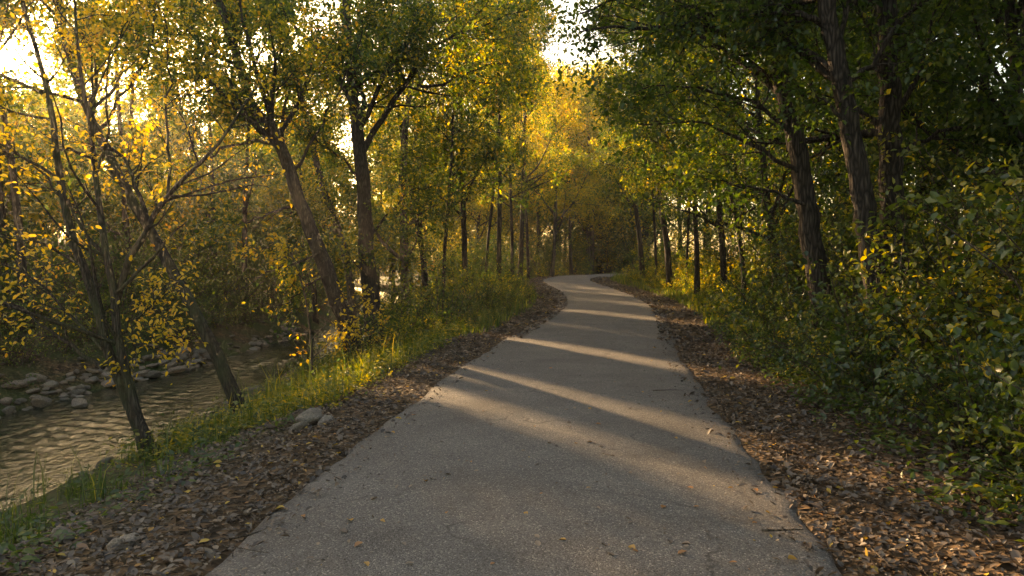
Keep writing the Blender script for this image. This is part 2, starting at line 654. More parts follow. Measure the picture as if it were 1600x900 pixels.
me = quad_mesh('water', np.stack([WXX, WYY, WZ + WATER_Z], -1).reshape(-1, 3), grid_quads(len(wt), len(wy)), M_WATER)
tag(link('river', me), kind='structure')

# ------------------------------------------------------------------ sun gaps between the crowns
SA = np.array([SUN[0], SUN[1]]) / math.hypot(SUN[0], SUN[1])
SNQ = np.array([SA[1], -SA[0]])                # across the light
GAPS = [(3.75, 4.25, 0.97), (4.90, 5.40, 0.985), (7.6, 8.15, 0.99), (10.2, 10.6, 0.9),
        (13.0, 13.9, 1.0), (16.6, 17.4, 1.0), (19.5, 20.6, 1.0), (23.0, 24.6, 1.0), (27, 29, 1.0)]


SPOTS_LIT = [(np.array([-5.2, 8.9, 3.0]), 1.4, 0.62), (np.array([-4.9, 14.4, 3.7]), 1.8, 0.6), (np.array([-3.4, 17.6, 5.4]), 2.3, 0.62),
             (np.array([-6.8, 17.0, 3.2]), 2.0, 0.7), (np.array([-2.2, 22.0, 5.5]), 2.6, 0.65), (np.array([-1.5, 29.0, 5.5]), 3.0, 0.65), (np.array([0.0, 37.0, 6.5]), 3.5, 0.65), (np.array([-8.5, 13.0, 3.5]), 1.6, 0.6), (np.array([-4.0, 12.0, -0.2]), 1.0, 0.8),
             (at(1150, 400, 19.0), 1.6, 0.75), (at(1240, 560, 11.0), 0.9, 0.8), (at(880, 340, 52.0), 4.0, 0.7), (at(985, 370, 40.0), 3.0, 0.7), (at(560, 600, 9.0), 0.8, 0.85)]


def gap_keep(rng, p):
    """leaves that stand in a sun gap over the path are left off"""
    k = p[:, 2] / SUN[2]
    g = p[:, :2] - SUN[None, :2] * k[:, None]
    q = g @ SNQ + rng.normal(0, 0.05, len(p))
    along = g @ SA
    cxg = np.interp(g[:, 1], cl_y, cl_x)
    u = g[:, 0] - cxg
    keep = np.ones(len(p), bool)
    dv = p - CAM
    away = np.degrees(np.arccos(np.clip(unit(dv) @ SUN, -1, 1)))
    keep &= ~((away < 1.7 + rng.normal(0, 0.5, len(p))) & (rng.random(len(p)) < 0.93))
    on_path = (np.abs(u) < 1.9) & (g[:, 1] > 4.8) & (g[:, 1] < 45)
    for c, r, pr in SPOTS_LIT:
        w = p - c
        t = w @ SUN
        dist = np.linalg.norm(w - t[:, None] * SUN, axis=1)
        keep &= ~((t > r + 0.8) & ~on_path & (dist < r * rng.uniform(0.75, 1.1, len(p))) & (rng.random(len(p)) < pr))
    for a, b, pr in GAPS:
        inn = (q > a - 0.09) & (q < b + 0.09) & (u > -4.5) & (u < 3.2) & (p[:, 2] > 0.35) & (k > 1.5)
        keep &= ~(inn & (rng.random(len(p)) < pr))
    return keep


def in_gap(x, y, h, pad=0.7, spots=True):
    z = np.linspace(0.4, h, 24) + max(0.0, gz(x, y))
    k = z / SUN[2]
    g = np.array([[x, y]]) - SUN[None, :2] * k[:, None]
    q = g @ SNQ
    u = g[:, 0] - np.interp(g[:, 1], cl_y, cl_x)
    ok = (u > -3.0) & (u < 2.5)
    return any(((q > a - pad) & (q < b + pad) & ok).any() for a, b, _ in GAPS) or spots and any(
        (np.linalg.norm((w := np.stack([np.full(24, x), np.full(24, y), z], 1) - c) - (w @ SUN)[:, None] * SUN, axis=1)[(w @ SUN) > r + 1] < r + 0.6).any() for c, r, _ in SPOTS_LIT)


def view_px(p):
    d = p - CAM
    c, s = math.cos(PITCH), math.sin(PITCH)
    f = d[:, 1] * c + d[:, 2] * s
    z = -d[:, 1] * s + d[:, 2] * c
    f = np.maximum(f, 0.01)
    return CX + FPX * d[:, 0] / f, CY - FPX * z / f, f


# ------------------------------------------------------------------ trees
def grow(rng, start, direc, length, r0, n, wig, up, tip=0.25, bias=None):
    B = len(start)
    P = np.empty((B, n, 3))
    P[:, 0] = start
    d = unit(direc)
    step = (length / (n - 1))[:, None]
    for i in range(1, n):
        d = d + rng.normal(0, wig, (B, 3)) + np.array([0, 0, up])
        if bias is not None:
            d = d + bias
        d = unit(d)
        P[:, i] = P[:, i - 1] + d * step
    f = np.linspace(0, 1, n)[None]
    return P, r0[:, None] * (1 - (1 - tip) * f)


def sprout(rng, P, Rr, m, t0, t1, ang, angs, flat=1.0):
    B, n, _ = P.shape
    t = (rng.random((B, m)) * (t1 - t0) + t0)
    f = t * (n - 1)
    i = np.clip(f.astype(int), 0, n - 2)
    w = (f - i)[..., None]
    bi = np.arange(B)[:, None]
    pos = P[bi, i] * (1 - w) + P[bi, i + 1] * w
    tan = unit(P[bi, i + 1] - P[bi, i])
    rr = Rr[bi, i] * (1 - w[..., 0]) + Rr[bi, i + 1] * w[..., 0]
    perp = unit(np.cross(rng.normal(0, 1, (B, m, 3)), tan))
    a = rng.normal(ang, angs, (B, m))[..., None]
    d = np.cos(a) * tan + np.sin(a) * perp
    d[..., 2] *= flat
    return pos.reshape(-1, 3), unit(d.reshape(-1, 3)), rr.reshape(-1), t.reshape(-1)


def resample(pts, n):
    pts = np.asarray(pts, float)
    s = np.concatenate([[0], np.cumsum(np.linalg.norm(np.diff(pts, axis=0), axis=1))])
    q = np.linspace(0, s[-1], n)
    out = np.stack([smooth_curve(s, pts[:, k], q) for k in range(3)], axis=1)
    return out, s[-1]


def leaf_axes(rng, tw_dir, n, droop, upn):
    ax = tw_dir * 0.7 + rng.normal(0, 0.75, (n, 3))
    ax[:, 2] -= droop
    nr = rng.normal(0, upn, (n, 3)) + np.array([0, 0, 1.0])
    return ax, nr


def make_leaves(rng, twP, k, spread, size, tone, tone_sd, hexa, droop=0.35, base=None, prune=True, wid=0.55, upn=0.55, lod=True):
    B, n, _ = twP.shape
    t = np.clip(rng.random((B, k)) * 1.05 + 0.02, 0, 1)
    f = t * (n - 1)
    i = np.clip(f.astype(int), 0, n - 2)
    w = (f - i)[..., None]
    bi = np.arange(B)[:, None]
    pos = (twP[bi, i] * (1 - w) + twP[bi, i + 1] * w)
    tan = unit(twP[bi, i + 1] - twP[bi, i])
    clump = rng.normal(0, tone_sd, (B, 1)) * np.ones((1, k))
    pos = pos.reshape(-1, 3) + rng.normal(0, 1, (B * k, 3)) * spread
    tan = tan.reshape(-1, 3)
    tn = np.clip(tone + clump.reshape(-1) + rng.normal(0, tone_sd * 0.8, B * k), 0.02, 1.0)
    L = size * rng.uniform(0.65, 1.3, B * k)
    keep = np.ones(B * k, bool)
    if prune:
        keep &= gap_keep(rng, pos)
        keep &= pos[:, 2] > ground_floor(pos)
    if lod:
        px, py, dep = view_px(pos)
        outside = (px < -120) | (px > 1720) | (py < -120) | (pos[:, 1] < 0.5)
        keep &= ~(outside & (rng.random(B * k) < 0.85))
        L = np.where(outside, L * 1.9, L)
    pos, tan, tn, L = pos[keep], tan[keep], tn[keep], L[keep]
    ax, nr = leaf_axes(rng, tan, len(pos), droop, upn)
    if base is not None:
        pos = pos - base
    v, q, per = leaf_geo(rng, pos, ax, nr, L, wid, hexa)
    return v, q, np.repeat(tn, per)


def ground_floor(p):
    return np.where(p[:, 0] < -5.5, -1.15, -0.6)


def tree(name, label, trunk, r0, r1=None, seed=0, limbs=(), n_limb=9, limb_t=(0.35, 0.98), limb_len=2.6, limb_ang=0.95, up=0.05,
         n_br=6, n_tw=4, k=14, leaf=0.075, tone=0.5, tone_sd=0.13, hexa=False, mat=None, group=None, cat='tree', sides=10,
         spread=0.10, twig_len=0.6, br_len=0.5, split=False, bias=None, trunk_n=22, rough=0.05, droop=0.35, extra_leaf=1.0,
         flare=1.35, wig=0.012, bare=0.0, lmat=None, prune=True, lod=True, near=False, shy=0.0):
    rng = np.random.default_rng(seed)
    mat = mat or M_BARK
    lmat = lmat or M_LEAF
    base = np.array(trunk[0], float)
    tp, tl = resample(trunk, trunk_n)
    tp[1:-1] += rng.normal(0, wig, (trunk_n - 2, 3)) * np.array([1, 1, 0.3]) * min(1.0, r0 * 5)
    r1 = r1 if r1 is not None else r0 * 0.3
    f = np.linspace(0, 1, trunk_n)
    rad = r0 * (1 - f) + r1 * f
    hgt = f * tl
    rad = rad * (1 + (flare - 1) * np.exp(-(hgt / 0.35)))
    tp0 = tp.copy()
    tp0[0, 2] -= 0.25
    root = empty(name, base)
    tag(root, label, cat, group)
    v, q = tubes(tp0[None] - base, rad[None], sides, rng, rough)
    trunk_parts = [(v, q)]
    # limbs drawn by hand, then those that fill the crown
    LP, LR = [], []
    n1 = 12
    for pts, lr in limbs:
        p, L = resample(pts, n1)
        p[1:] += rng.normal(0, 0.025, (n1 - 1, 3))
        LP.append(p)
        LR.append(lr * (1 - 0.8 * np.linspace(0, 1, n1)))
    if n_limb:
        pos, d, rr, t = sprout(rng, tp[None], rad[None], n_limb, limb_t[0], limb_t[1], limb_ang, 0.22)
        d[:, 2] = np.maximum(d[:, 2], -0.05)
        if shy:
            d[:, 1] = np.where(d[:, 1] < -0.1, -d[:, 1] * shy, d[:, 1])
            d = unit(d)
        ll = limb_len * rng.uniform(0.6, 1.2, n_limb) * (1.15 - 0.5 * t)
        p, r = grow(rng, pos, d, ll, np.minimum(rr * 0.55, 0.012 + 0.022 * ll), n1, 0.10, up, 0.2, bias)
        LP += list(p)
        LR += list(r)
    LP, LR = np.array(LP), np.array(LR)
    # branches on limbs (and the leader), twigs on branches
    lead = resample(tp[int(trunk_n * 0.72):], n1)[0][None]
    SP = np.concatenate([LP, lead]) if len(LP) else lead
    SR = np.concatenate([LR, np.interp(np.linspace(0.72, 1, n1), f, rad)[None]]) if len(LP) else np.interp(np.linspace(0.72, 1, n1), f, rad)[None]
    slen = np.linalg.norm(np.diff(SP, axis=1), axis=2).sum(1)
    pos, d, rr, t = sprout(rng, SP, SR, n_br, 0.22, 1.0, 0.85, 0.25, 0.8)
    bl = np.repeat(slen, n_br) * br_len * rng.uniform(0.55, 1.15, len(pos)) * (1.15 - 0.55 * t)
    bl = np.clip(bl, 0.35, 2.4)
    BP, BR = grow(rng, pos, d, bl, np.clip(rr * 0.5, 0.006, 0.028), 7, 0.16, up, 0.25, bias)
    pos, d, rr, t = sprout(rng, BP, BR, n_tw, 0.15, 1.0, 0.8, 0.3)
    twl = twig_len * rng.uniform(0.5, 1.2, len(pos))
    TP, TR = grow(rng, pos, d, twl, np.clip(rr * 0.5, 0.0025, 0.008), 4, 0.2, 0.0, 0.3)
    nb, nt = n_br, n_br * n_tw
    open_l = np.array([gap_keep(rng, P_[2:]).mean() > 0.75 for P_ in SP]) if prune else np.ones(len(SP), bool)
    open_b = gap_keep(rng, BP[:, 3]) if prune else np.ones(len(BP), bool)
    for i in range(len(SP)):
        is_lead = i == len(SP) - 1
        ps = [] if is_lead or not (near or open_l[i]) else [tubes(LP[i:i + 1] - base, LR[i:i + 1], max(5, sides - 4), rng, rough * 0.7)]
        if near:
            ps.append(tubes(BP[i * nb:(i + 1) * nb] - base, BR[i * nb:(i + 1) * nb], 4))
            ps.append(tubes(TP[i * nt:(i + 1) * nt] - base, TR[i * nt:(i + 1) * nt], 3))
        else:
            ob = open_b[i * nb:(i + 1) * nb]
            if ob.any():
                ps.append(tubes(BP[i * nb:(i + 1) * nb][ob][:, ::2] - base, BR[i * nb:(i + 1) * nb][ob][:, ::2], 3))
        if split and not is_lead:
            v, q = join(ps)
            link('limb', quad_mesh('limb', v, q, mat), root)
        else:
            trunk_parts += [a for a in ps if len(a[0])]
    v, q = join(trunk_parts)
    link('trunk', quad_mesh('trunk', v, q, mat), root)
    srcs = [(TP, k)]
    kk = max(1, int(k * 0.5 * extra_leaf))
    V, Q, T, o = [], [], [], 0
    BP4 = BP[:, [1, 3, 5, 6]]
    for P_, k_ in ((TP, k), (BP4, kk)):
        if bare:
            P_ = P_[rng.random(len(P_)) > bare]
        v, q, tn = make_leaves(rng, P_, k_, spread, leaf, tone, tone_sd, hexa, droop, base, prune, lod=lod)
        V.append(v)
        Q.append(q + o)
        T.append(tn)
        o += len(v)
    link('crown', quad_mesh('crown', np.concatenate(V), np.concatenate(Q), lmat, smooth=False, attrs={'tone': np.concatenate(T)}), root)
    return root


def past(x, y):
    """which landmark of the river side a spot lies behind, seen from the path"""
    px = CX + FPX * x / max(y, 0.5)
    return ('behind the two-stemmed tree' if px < 215 else 'between the two-stemmed and slender leaning trees' if px < 330
            else 'between the slender leaning and stout forked trees' if px < 540 else 'past the thick upright riverside tree')


def closing(x, y):
    px = CX + FPX * x / max(y, 0.5)
    return ('past the slim trunks along the river' if 560 < px < 830 else 'beyond the far path bend' if px < 1010 else 'behind the slim trunks of the wooded side') if px >= 560 else past(x, y)


def dark_zone(y):
    return ('behind the three stout trunks' if y < 15 else 'behind the middle slim trunks' if y < 31 else 'behind the slim trunks by the bend' if y < 47 else 'far beyond the path bend')


def on_ground(px, depth, lift=0.0):
    """point of the ground on the vertical line of photo column px at a given depth"""
    x = CAM[0] + (px - CX) / FPX * depth
    return np.array([x, depth, gz(x, depth) + lift])


def pl(depth, *pp, dd=0.0):
    """polyline through photo points at a depth; dd leans it away (+) or towards the viewer over its length"""
    n = max(1, len(pp) - 1)
    return [at(x, y, depth + dd * i / n) for i, (x, y) in enumerate(pp)]


def on_base(px, depth, *pp, dd=0.0):
    return [on_ground(px, depth)] + pl(depth, *pp, dd=dd)


# --- trees by the river and on the near bank
tree('riverside_tree', 'small two-stemmed tree with sparse yellow leaves leaning over the river bank',
     on_base(228, 8.9, (196, 615), (168, 545), (150, 470), (132, 420), (108, 350), (92, 270), (84, 190), (66, 110), (40, 20), (20, -80)),
     0.072, 0.016, seed=1, limbs=[
         (on_base(236, 8.75, (212, 640), (196, 590), (184, 520), (180, 450), (165, 380), (150, 300), (140, 210), (128, 110), (118, -10)), 0.072),
         (pl(8.8, (182, 470), (206, 400), (232, 350), (262, 312), (290, 280), (330, 235), (372, 190), (400, 130)), 0.05),
         (pl(8.85, (232, 350), (212, 290), (180, 235), (150, 195), (120, 150)), 0.030),
         (pl(8.9, (262, 312), (268, 250), (262, 180), (268, 100), (255, 20)), 0.022),
         (pl(8.9, (163, 575), (140, 562), (100, 535), (60, 500), (20, 478), (-30, 470)), 0.030),
         (pl(8.8, (160, 545), (120, 510), (90, 470), (60, 440), (20, 420), (-30, 410)), 0.025),
         (pl(8.8, (150, 470), (110, 400), (60, 380), (20, 370), (-20, 372)), 0.024),
         (pl(8.9, (180, 540), (205, 500), (235, 480), (262, 440)), 0.014),
         (pl(8.9, (196, 590), (215, 545), (250, 520)), 0.010),
         (pl(8.9, (168, 400), (120, 330), (60, 270), (10, 230), (-40, 210)), 0.026),
     ], n_limb=5, limb_t=(0.45, 0.95), limb_len=1.3, n_br=12, n_tw=5, k=4, leaf=0.062, tone=0.84, tone_sd=0.06, hexa=True, near=True,
     mat=M_BARK_M, split=True, spread=0.04, twig_len=0.4, br_len=0.42, extra_leaf=0.8, flare=1.2, sides=10)

tree('leaning_tree', 'slender bare-trunked tree leaning upstream across the river bank, slanting behind the yellow sapling',
     on_base(380, 10.4, (342, 560), (302, 482), (264, 412), (234, 358), (192, 285), (152, 205), (118, 120), (95, 20), (80, -80)),
     0.105, 0.03, seed=2, limbs=[
         (pl(10.4, (152, 205), (190, 150), (230, 90), (250, 0)), 0.03),
         (pl(10.4, (192, 285), (150, 250), (90, 230), (40, 190)), 0.03)],
     n_limb=14, limb_t=(0.6, 0.98), limb_len=2.1, n_br=7, n_tw=5, k=17, leaf=0.07, tone=0.52, tone_sd=0.17, hexa=True, mat=M_BARK_M, split=True, near=True, sides=10)

tree('leaning_tree', 'stout dark tree leaning over the river, forked high, yellow leaves around its foot',
     on_base(556, 14.6, (548, 530), (520, 450), (476, 332), (442, 238), (424, 200), (396, 168), (374, 100), (345, 10), (320, -90)),
     0.175, 0.05, seed=3, limbs=[
         (pl(14.6, (432, 222), (385, 185), (340, 140), (305, 105), (260, 85), (210, 80)), 0.075),
         (pl(14.5, (446, 248), (420, 170), (392, 90), (378, 20), (372, -60)), 0.065),
         (pl(14.6, (436, 226), (395, 222), (350, 232), (300, 262), (250, 270)), 0.035),
         (pl(14.6, (470, 320), (430, 330), (385, 345), (345, 370)), 0.030),
         (pl(14.4, (500, 395), (460, 410), (420, 425), (375, 452)), 0.026),
         (pl(14.4, (512, 430), (480, 445), (450, 470), (425, 480)), 0.020),
         (pl(14.7, (455, 270), (500, 200), (540, 120), (570, 40)), 0.035)],
     n_limb=10, limb_t=(0.5, 0.97), limb_len=2.6, n_br=9, n_tw=6, k=20, leaf=0.083, tone=0.45, tone_sd=0.20, hexa=True, split=True, near=True, sides=14, trunk_n=34)

tree('riverside_tree', 'tall upright tree with thick straight dark trunk beside the leaning forked tree',
     on_base(588, 17.6, (580, 470), (574, 420), (570, 330), (563, 240), (551, 150), (544, 60), (540, -50), (536, -160)),
     0.215, 0.06, seed=4, limbs=[
         (pl(17.6, (568, 235), (592, 190), (618, 155), (642, 120), (662, 60), (670, -10), (675, -90)), 0.085),
         (pl(17.6, (642, 122), (668, 82), (700, 58), (745, 44), (788, 25), (830, 15)), 0.05),
         (pl(17.6, (652, 134), (690, 132), (720, 118), (745, 108), (785, 100)), 0.04),
         (pl(17.6, (553, 165), (530, 125), (505, 85), (470, 50), (430, 10), (390, -30)), 0.07),
         (pl(17.5, (566, 290), (540, 250), (505, 230), (470, 190)), 0.04),
         (pl(17.5, (572, 380), (610, 330), (640, 300), (690, 290)), 0.035),
         (pl(17.4, (575, 430), (540, 400), (500, 390)), 0.025)],
     n_limb=13, limb_t=(0.35, 0.97), limb_len=3.0, n_br=10, n_tw=7, k=26, leaf=0.088, tone=0.42, tone_sd=0.19, hexa=False, split=True, near=True, sides=14, trunk_n=34)

tree('slim_tree', 'slim straight pale-barked tree just behind the thick upright riverside tree',
     on_base(634, 23, (633, 400), (631, 300), (634, 200), (646, 100), (650, -20)), 0.15, 0.06, seed=5,
     n_limb=16, limb_t=(0.15, 0.97), limb_len=2.8, n_br=8, n_tw=5, k=28, leaf=0.095, tone=0.42, mat=M_TWIG)

tree('leaning_tree', 'thin pale tree leaning parallel behind the stout forked riverside tree',
     on_base(556, 21, (535, 380), (510, 305), (490, 235), (470, 145), (446, 40), (425, -60)), 0.12, 0.04, seed=6,
     n_limb=16, limb_t=(0.2, 0.97), limb_len=2.6, n_br=8, n_tw=5, k=28, leaf=0.095, tone=0.50, mat=M_TWIG)

tree('yellow_sapling', 'young sapling with bright yellow leaves at the water edge below the stout leaning tree',
     on_base(486, 11.6, (486, 530), (480, 480), (468, 430), (450, 385)), 0.022, 0.008, seed=7,
     n_limb=9, limb_t=(0.2, 0.97), limb_len=0.8, n_br=4, n_tw=3, k=6, leaf=0.07, tone=0.86, tone_sd=0.05, hexa=True, near=True, br_len=0.5, twig_len=0.3, sides=6, spread=0.04, mat=M_TWIG)
tree('yellow_sapling', 'small yellow-leaved sapling at the foot of the thick upright tree',
     on_base(570, 14.3, (566, 530), (562, 500), (556, 470)), 0.018, 0.006, seed=8,
     n_limb=8, limb_t=(0.2, 0.97), limb_len=0.6, n_br=4, n_tw=3, k=6, leaf=0.075, tone=0.84, tone_sd=0.06, hexa=True, near=True, br_len=0.5, twig_len=0.3, sides=6, spread=0.04, mat=M_TWIG)

# --- slim trees in a row between the river and the path, farther off
ROW_L = [(668, 26, -26, 0.12, 'first'), (692, 25, 10, 0.07, 'second'), (727, 28, -4, 0.13, 'third'), (757, 32, 14, 0.07, 'fourth'),
         (779, 34, 2, 0.13, 'fifth'), (801, 37, -3, 0.09, 'sixth'), (813, 40, 4, 0.15, 'seventh'), (826, 44, -5, 0.09, 'eighth')]
for i, (px, dep, lean, r, nth) in enumerate(ROW_L):
    tree('slim_tree', f'{nth} slim dark trunk past the thick upright riverside tree, in the row along the path',
         on_base(px, dep, (px + lean * 0.3, 390), (px + lean, 300), (px + lean * 1.6, 190), (px + lean * 2, 80), (px + lean * 2.2, 10)), r, r * 0.35, seed=20 + i,
         n_limb=16, limb_t=(0.26, 0.97), limb_len=3.2, n_br=7, n_tw=5, k=22, leaf=0.13, tone=0.36 + 0.02 * i, tone_sd=0.20,
         group='slim trees between the river and the path', spread=0.14, sides=8)

# --- around the far bend
ROW_F = [(862, 52, 4, 0.15, 'slim dark trunk standing at the outside of the far path bend', 0.72),
         (893, 57, -2, 0.13, 'thin trunk among yellow leaves straight beyond the far path bend', 0.70),
         (919, 60, 0, 0.24, 'thickest dark trunk beyond the far bend, with a sunlit edge', 0.66),
         (845, 60, -3, 0.15, 'far trunk behind the outside of the path bend, half hidden by yellow leaves', 0.74),
         (880, 70, 3, 0.15, 'distant pale trunk glimpsed between the two far-bend trunks', 0.74)]
for i, (px, dep, lean, r, lab, tn) in enumerate(ROW_F):
    tree('far_tree', lab, on_base(px, dep, (px + lean, 390), (px + lean * 1.5, 320), (px + lean * 2, 230), (px, 130)), r, r * 0.3, seed=40 + i,
         n_limb=18, limb_t=(0.2, 0.97), limb_len=4.6, n_br=7, n_tw=5, k=18, leaf=0.19, tone=tn, tone_sd=0.12, group='trees beyond the far bend', spread=0.25,
         twig_len=0.9, sides=8)
tree('evergreen_tree', 'dense dark green tree filling the gap beyond the far path bend',
     on_base(938, 66, (938, 380), (937, 340), (938, 290)), 0.25, 0.08, seed=47, n_limb=26, limb_t=(0.05, 0.98), limb_len=3.6, n_br=7, n_tw=4, k=14, leaf=0.15,
     tone=0.12, tone_sd=0.06, spread=0.25, twig_len=0.9, sides=8)

# --- big trees on the wooded side
BIAS_R = np.array([-0.05, -0.01, 0.0])
tree('shade_tree', 'big rough-barked tree leaning over the path, first of the three stout trunks from the bend',
     on_base(1292, 10.6, (1284, 480), (1268, 380), (1246, 240), (1216, 110), (1188, 0), (1165, -110), (1150, -230)), 0.165, 0.08, seed=60, mat=M_BARK_R, limbs=[
         (pl(10.5, (1196, 25), (1150, 16), (1100, 30), (1030, 45), (960, 40), (905, 48)), 0.05),
         (pl(10.4, (1222, 140), (1170, 92), (1110, 70), (1050, 58)), 0.03),
         (pl(10.5, (1240, 215), (1185, 165), (1130, 150), (1060, 130), (990, 140)), 0.035),
         (pl(10.5, (1252, 270), (1200, 240), (1150, 215), (1080, 190), (1010, 195)), 0.035),
         (pl(10.4, (1258, 320), (1215, 300), (1160, 290), (1100, 275)), 0.028),
         (pl(10.6, (1175, -60), (1110, -50), (1040, -30), (960, 0), (900, 20)), 0.05)],
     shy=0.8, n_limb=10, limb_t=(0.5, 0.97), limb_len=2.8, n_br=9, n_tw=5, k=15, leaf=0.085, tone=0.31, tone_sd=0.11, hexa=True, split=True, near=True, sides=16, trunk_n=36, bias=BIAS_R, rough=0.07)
tree('shade_tree', 'big tree with pale furrowed bark, middle of the three stout trunks above the shrubs',
     on_base(1372, 9.6, (1366, 440), (1352, 340), (1336, 240), (1312, 120), (1290, 0), (1272, -110), (1255, -240)), 0.165, 0.09, seed=61, mat=M_BARK_R, limbs=[
         (pl(9.6, (1298, 40), (1260, 26), (1210, 20), (1150, 25)), 0.045),
         (pl(9.5, (1330, 200), (1290, 160), (1240, 130)), 0.03),
         (pl(9.6, (1320, 130), (1370, 90), (1400, 40), (1440, 0)), 0.04)],
     shy=0.9, n_limb=9, limb_t=(0.5, 0.97), limb_len=2.6, n_br=8, n_tw=5, k=13, leaf=0.085, tone=0.25, tone_sd=0.10, hexa=True, split=True, near=True, sides=16, trunk_n=36, bias=BIAS_R, rough=0.07)
tree('shade_tree', 'straight near-black tree standing close behind the furrowed trunk, last of the three',
     on_base(1400, 10.9, (1398, 440), (1394, 340), (1390, 200), (1388, 80), (1384, -20), (1378, -150)), 0.20, 0.11, seed=62, mat=M_BARK_R, limbs=[
         (pl(10.9, (1392, 180), (1430, 130), (1450, 60), (1470, -10)), 0.05),
         (pl(10.9, (1392, 250), (1440, 220), (1500, 200), (1560, 190)), 0.04)],
     shy=0.9, n_limb=9, limb_t=(0.45, 0.97), limb_len=2.6, n_br=8, n_tw=5, k=13, leaf=0.085, tone=0.20, tone_sd=0.09, hexa=True, split=True, near=True, sides=16, trunk_n=36, rough=0.07)

ROW_R = [(1005, 38, -14, 0.14, 'slim trunk leaning towards the path, nearest the far bend on the wooded side'),
         (1026, 35, -6, 0.07, 'second slim trunk from the far bend on the wooded side'),
         (1048, 31, -18, 0.14, 'third slim trunk from the far bend on the wooded side'),
         (1072, 31, 6, 0.06, 'fourth slim trunk from the far bend on the wooded side'),
         (1090, 27, -5, 0.10, 'fifth slim trunk from the far bend on the wooded side'),
         (1132, 24, -10, 0.12, 'sixth slim trunk from the far bend, where the yellow shrubs begin'),
         (1165, 20, -24, 0.07, 'seventh slim trunk from the far bend, behind the yellow shrubs'),
         (1215, 17, -18, 0.10, 'eighth slim trunk from the far bend, just before the three stout trunks')]
for i, (px, dep, lean, r, lab) in enumerate(ROW_R):
    tree('slim_tree', lab, on_base(px, dep, (px + lean * 0.3, 390), (px + lean, 300), (px + lean * 1.6, 190), (px + lean * 2, 80), (px + lean * 2.4, 0)), r, r * 0.35, seed=70 + i,
         n_limb=16, limb_t=(0.24, 0.97), limb_len=3.1, n_br=7, n_tw=5, k=21, leaf=0.125 if dep > 22 else 0.09, tone=0.42 - 0.012 * i, tone_sd=0.16, bias=BIAS_R * 0.7,
         group='slim trees along the wooded side', spread=0.13, sides=8)

# --- woods across the river (own crowns, so that the low sun finds the gaps) and woods behind
rng = np.random.default_rng(77)
WOODS = []
NEAR_WOODS = [((px - CX) / FPX * d, d) for px, d in ((430, 28), (505, 29), (590, 48), (455, 37), (682, 30), (340, 31), (520, 40), (250, 27))]
for i in range(46):
    for _ in range(60):
        y = rng.uniform(13, 58)
        x = far_edge(y) - rng.uniform(2.0, 26)
        if all(math.hypot(x - a, y - b) > 3.0 for a, b in WOODS):
            break
    WOODS.append((x, y))
WOODS += NEAR_WOODS
for j, (x, y) in enumerate(WOODS):                     # trunks stand beside the sun gaps, not in them
    for _ in range(12):
        q = x * SNQ[0] + y * SNQ[1]
        if any(a - 0.35 < q < b + 0.35 for a, b, _p in GAPS[:6]):
            x -= 0.3
    WOODS[j] = (x, y)
for i, (x, y) in enumerate(WOODS):
    h = rng.uniform(8.0, 11.5)
    b = np.array([x, y, gz(x, y)])
    ln = rng.normal(0, 0.6, 2)
    tr = [b, b + [ln[0] * 0.2, ln[1] * 0.2, h * 0.3], b + [ln[0] * 0.7, ln[1] * 0.7, h * 0.65], b + [ln[0], ln[1], h]]
    d = math.hypot(x, y)
    tree('woodland_tree', ('tall golden tree at the wood edge ' if far_edge(y) - x < 9 else 'backlit tree deep in the far wood ') + past(x, y), tr, rng.uniform(0.08, 0.15), 0.03, seed=200 + i,
         n_limb=15, limb_t=(0.10, 0.97), limb_len=2.9, n_br=6, n_tw=5, k=16 if i < 46 else 25, leaf=0.135 + 0.0015 * d, tone=0.40 + rng.normal(0, 0.10), tone_sd=0.18,
         group='trees in the wood across the river', spread=0.16, twig_len=0.7, sides=7, trunk_n=14)

# dark trees inside the wood on the path's other side; the last ones, unseen behind the camera, are added to block sky light
PROTO = []
DARK = [(6.3, 7.2), (7.6, 10.5), (9.0, 13.0), (7.4, 14.5), (8.6, 18.0), (10.5, 16), (9.8, 21.5), (12.5, 20), (11.5, 25.5), (9.9, 28), (13.5, 30), (12, 35), (16, 26), (10.5, 40.5), (14, 41),
        (6.4, 4.4), (9.2, 8.2), (11.5, 11), (18, 36), (20, 45), (16, 52), (11, 60), (15, 66), (21, 60), (8, 74), (13, 78), (20, 76), (19, 18), (22, 24), (26, 31), (25, 39), (28, 48), (18, 11), (27, 56), (24, 67), (32, 40), (15, 7.5), (8.2, -0.6), (6.8, -6.0), (-5.2, -4.0), (-4.6, -9.0), (4.8, -10)]
for i in range(4):
    x, y = DARK[i]
    h = 8.5 + i * 0.7
    b = np.array([x, y, gz(x, y)])
    tr = [b, b + [-.1, 0, h * .3], b + [-.3, .2, h * .65], b + [-.3, .1, h]]
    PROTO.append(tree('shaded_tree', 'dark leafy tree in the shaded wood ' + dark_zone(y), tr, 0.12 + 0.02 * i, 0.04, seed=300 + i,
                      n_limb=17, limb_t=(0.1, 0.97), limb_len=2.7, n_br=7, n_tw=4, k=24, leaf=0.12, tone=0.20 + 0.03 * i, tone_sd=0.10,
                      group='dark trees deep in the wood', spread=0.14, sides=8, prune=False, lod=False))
for i, (x, y) in enumerate(DARK[4:]):
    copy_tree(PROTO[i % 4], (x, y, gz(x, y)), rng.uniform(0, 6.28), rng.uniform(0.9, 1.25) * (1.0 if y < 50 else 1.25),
              'dark leafy tree in the shaded wood ' + dark_zone(y), 'dark trees deep in the wood')

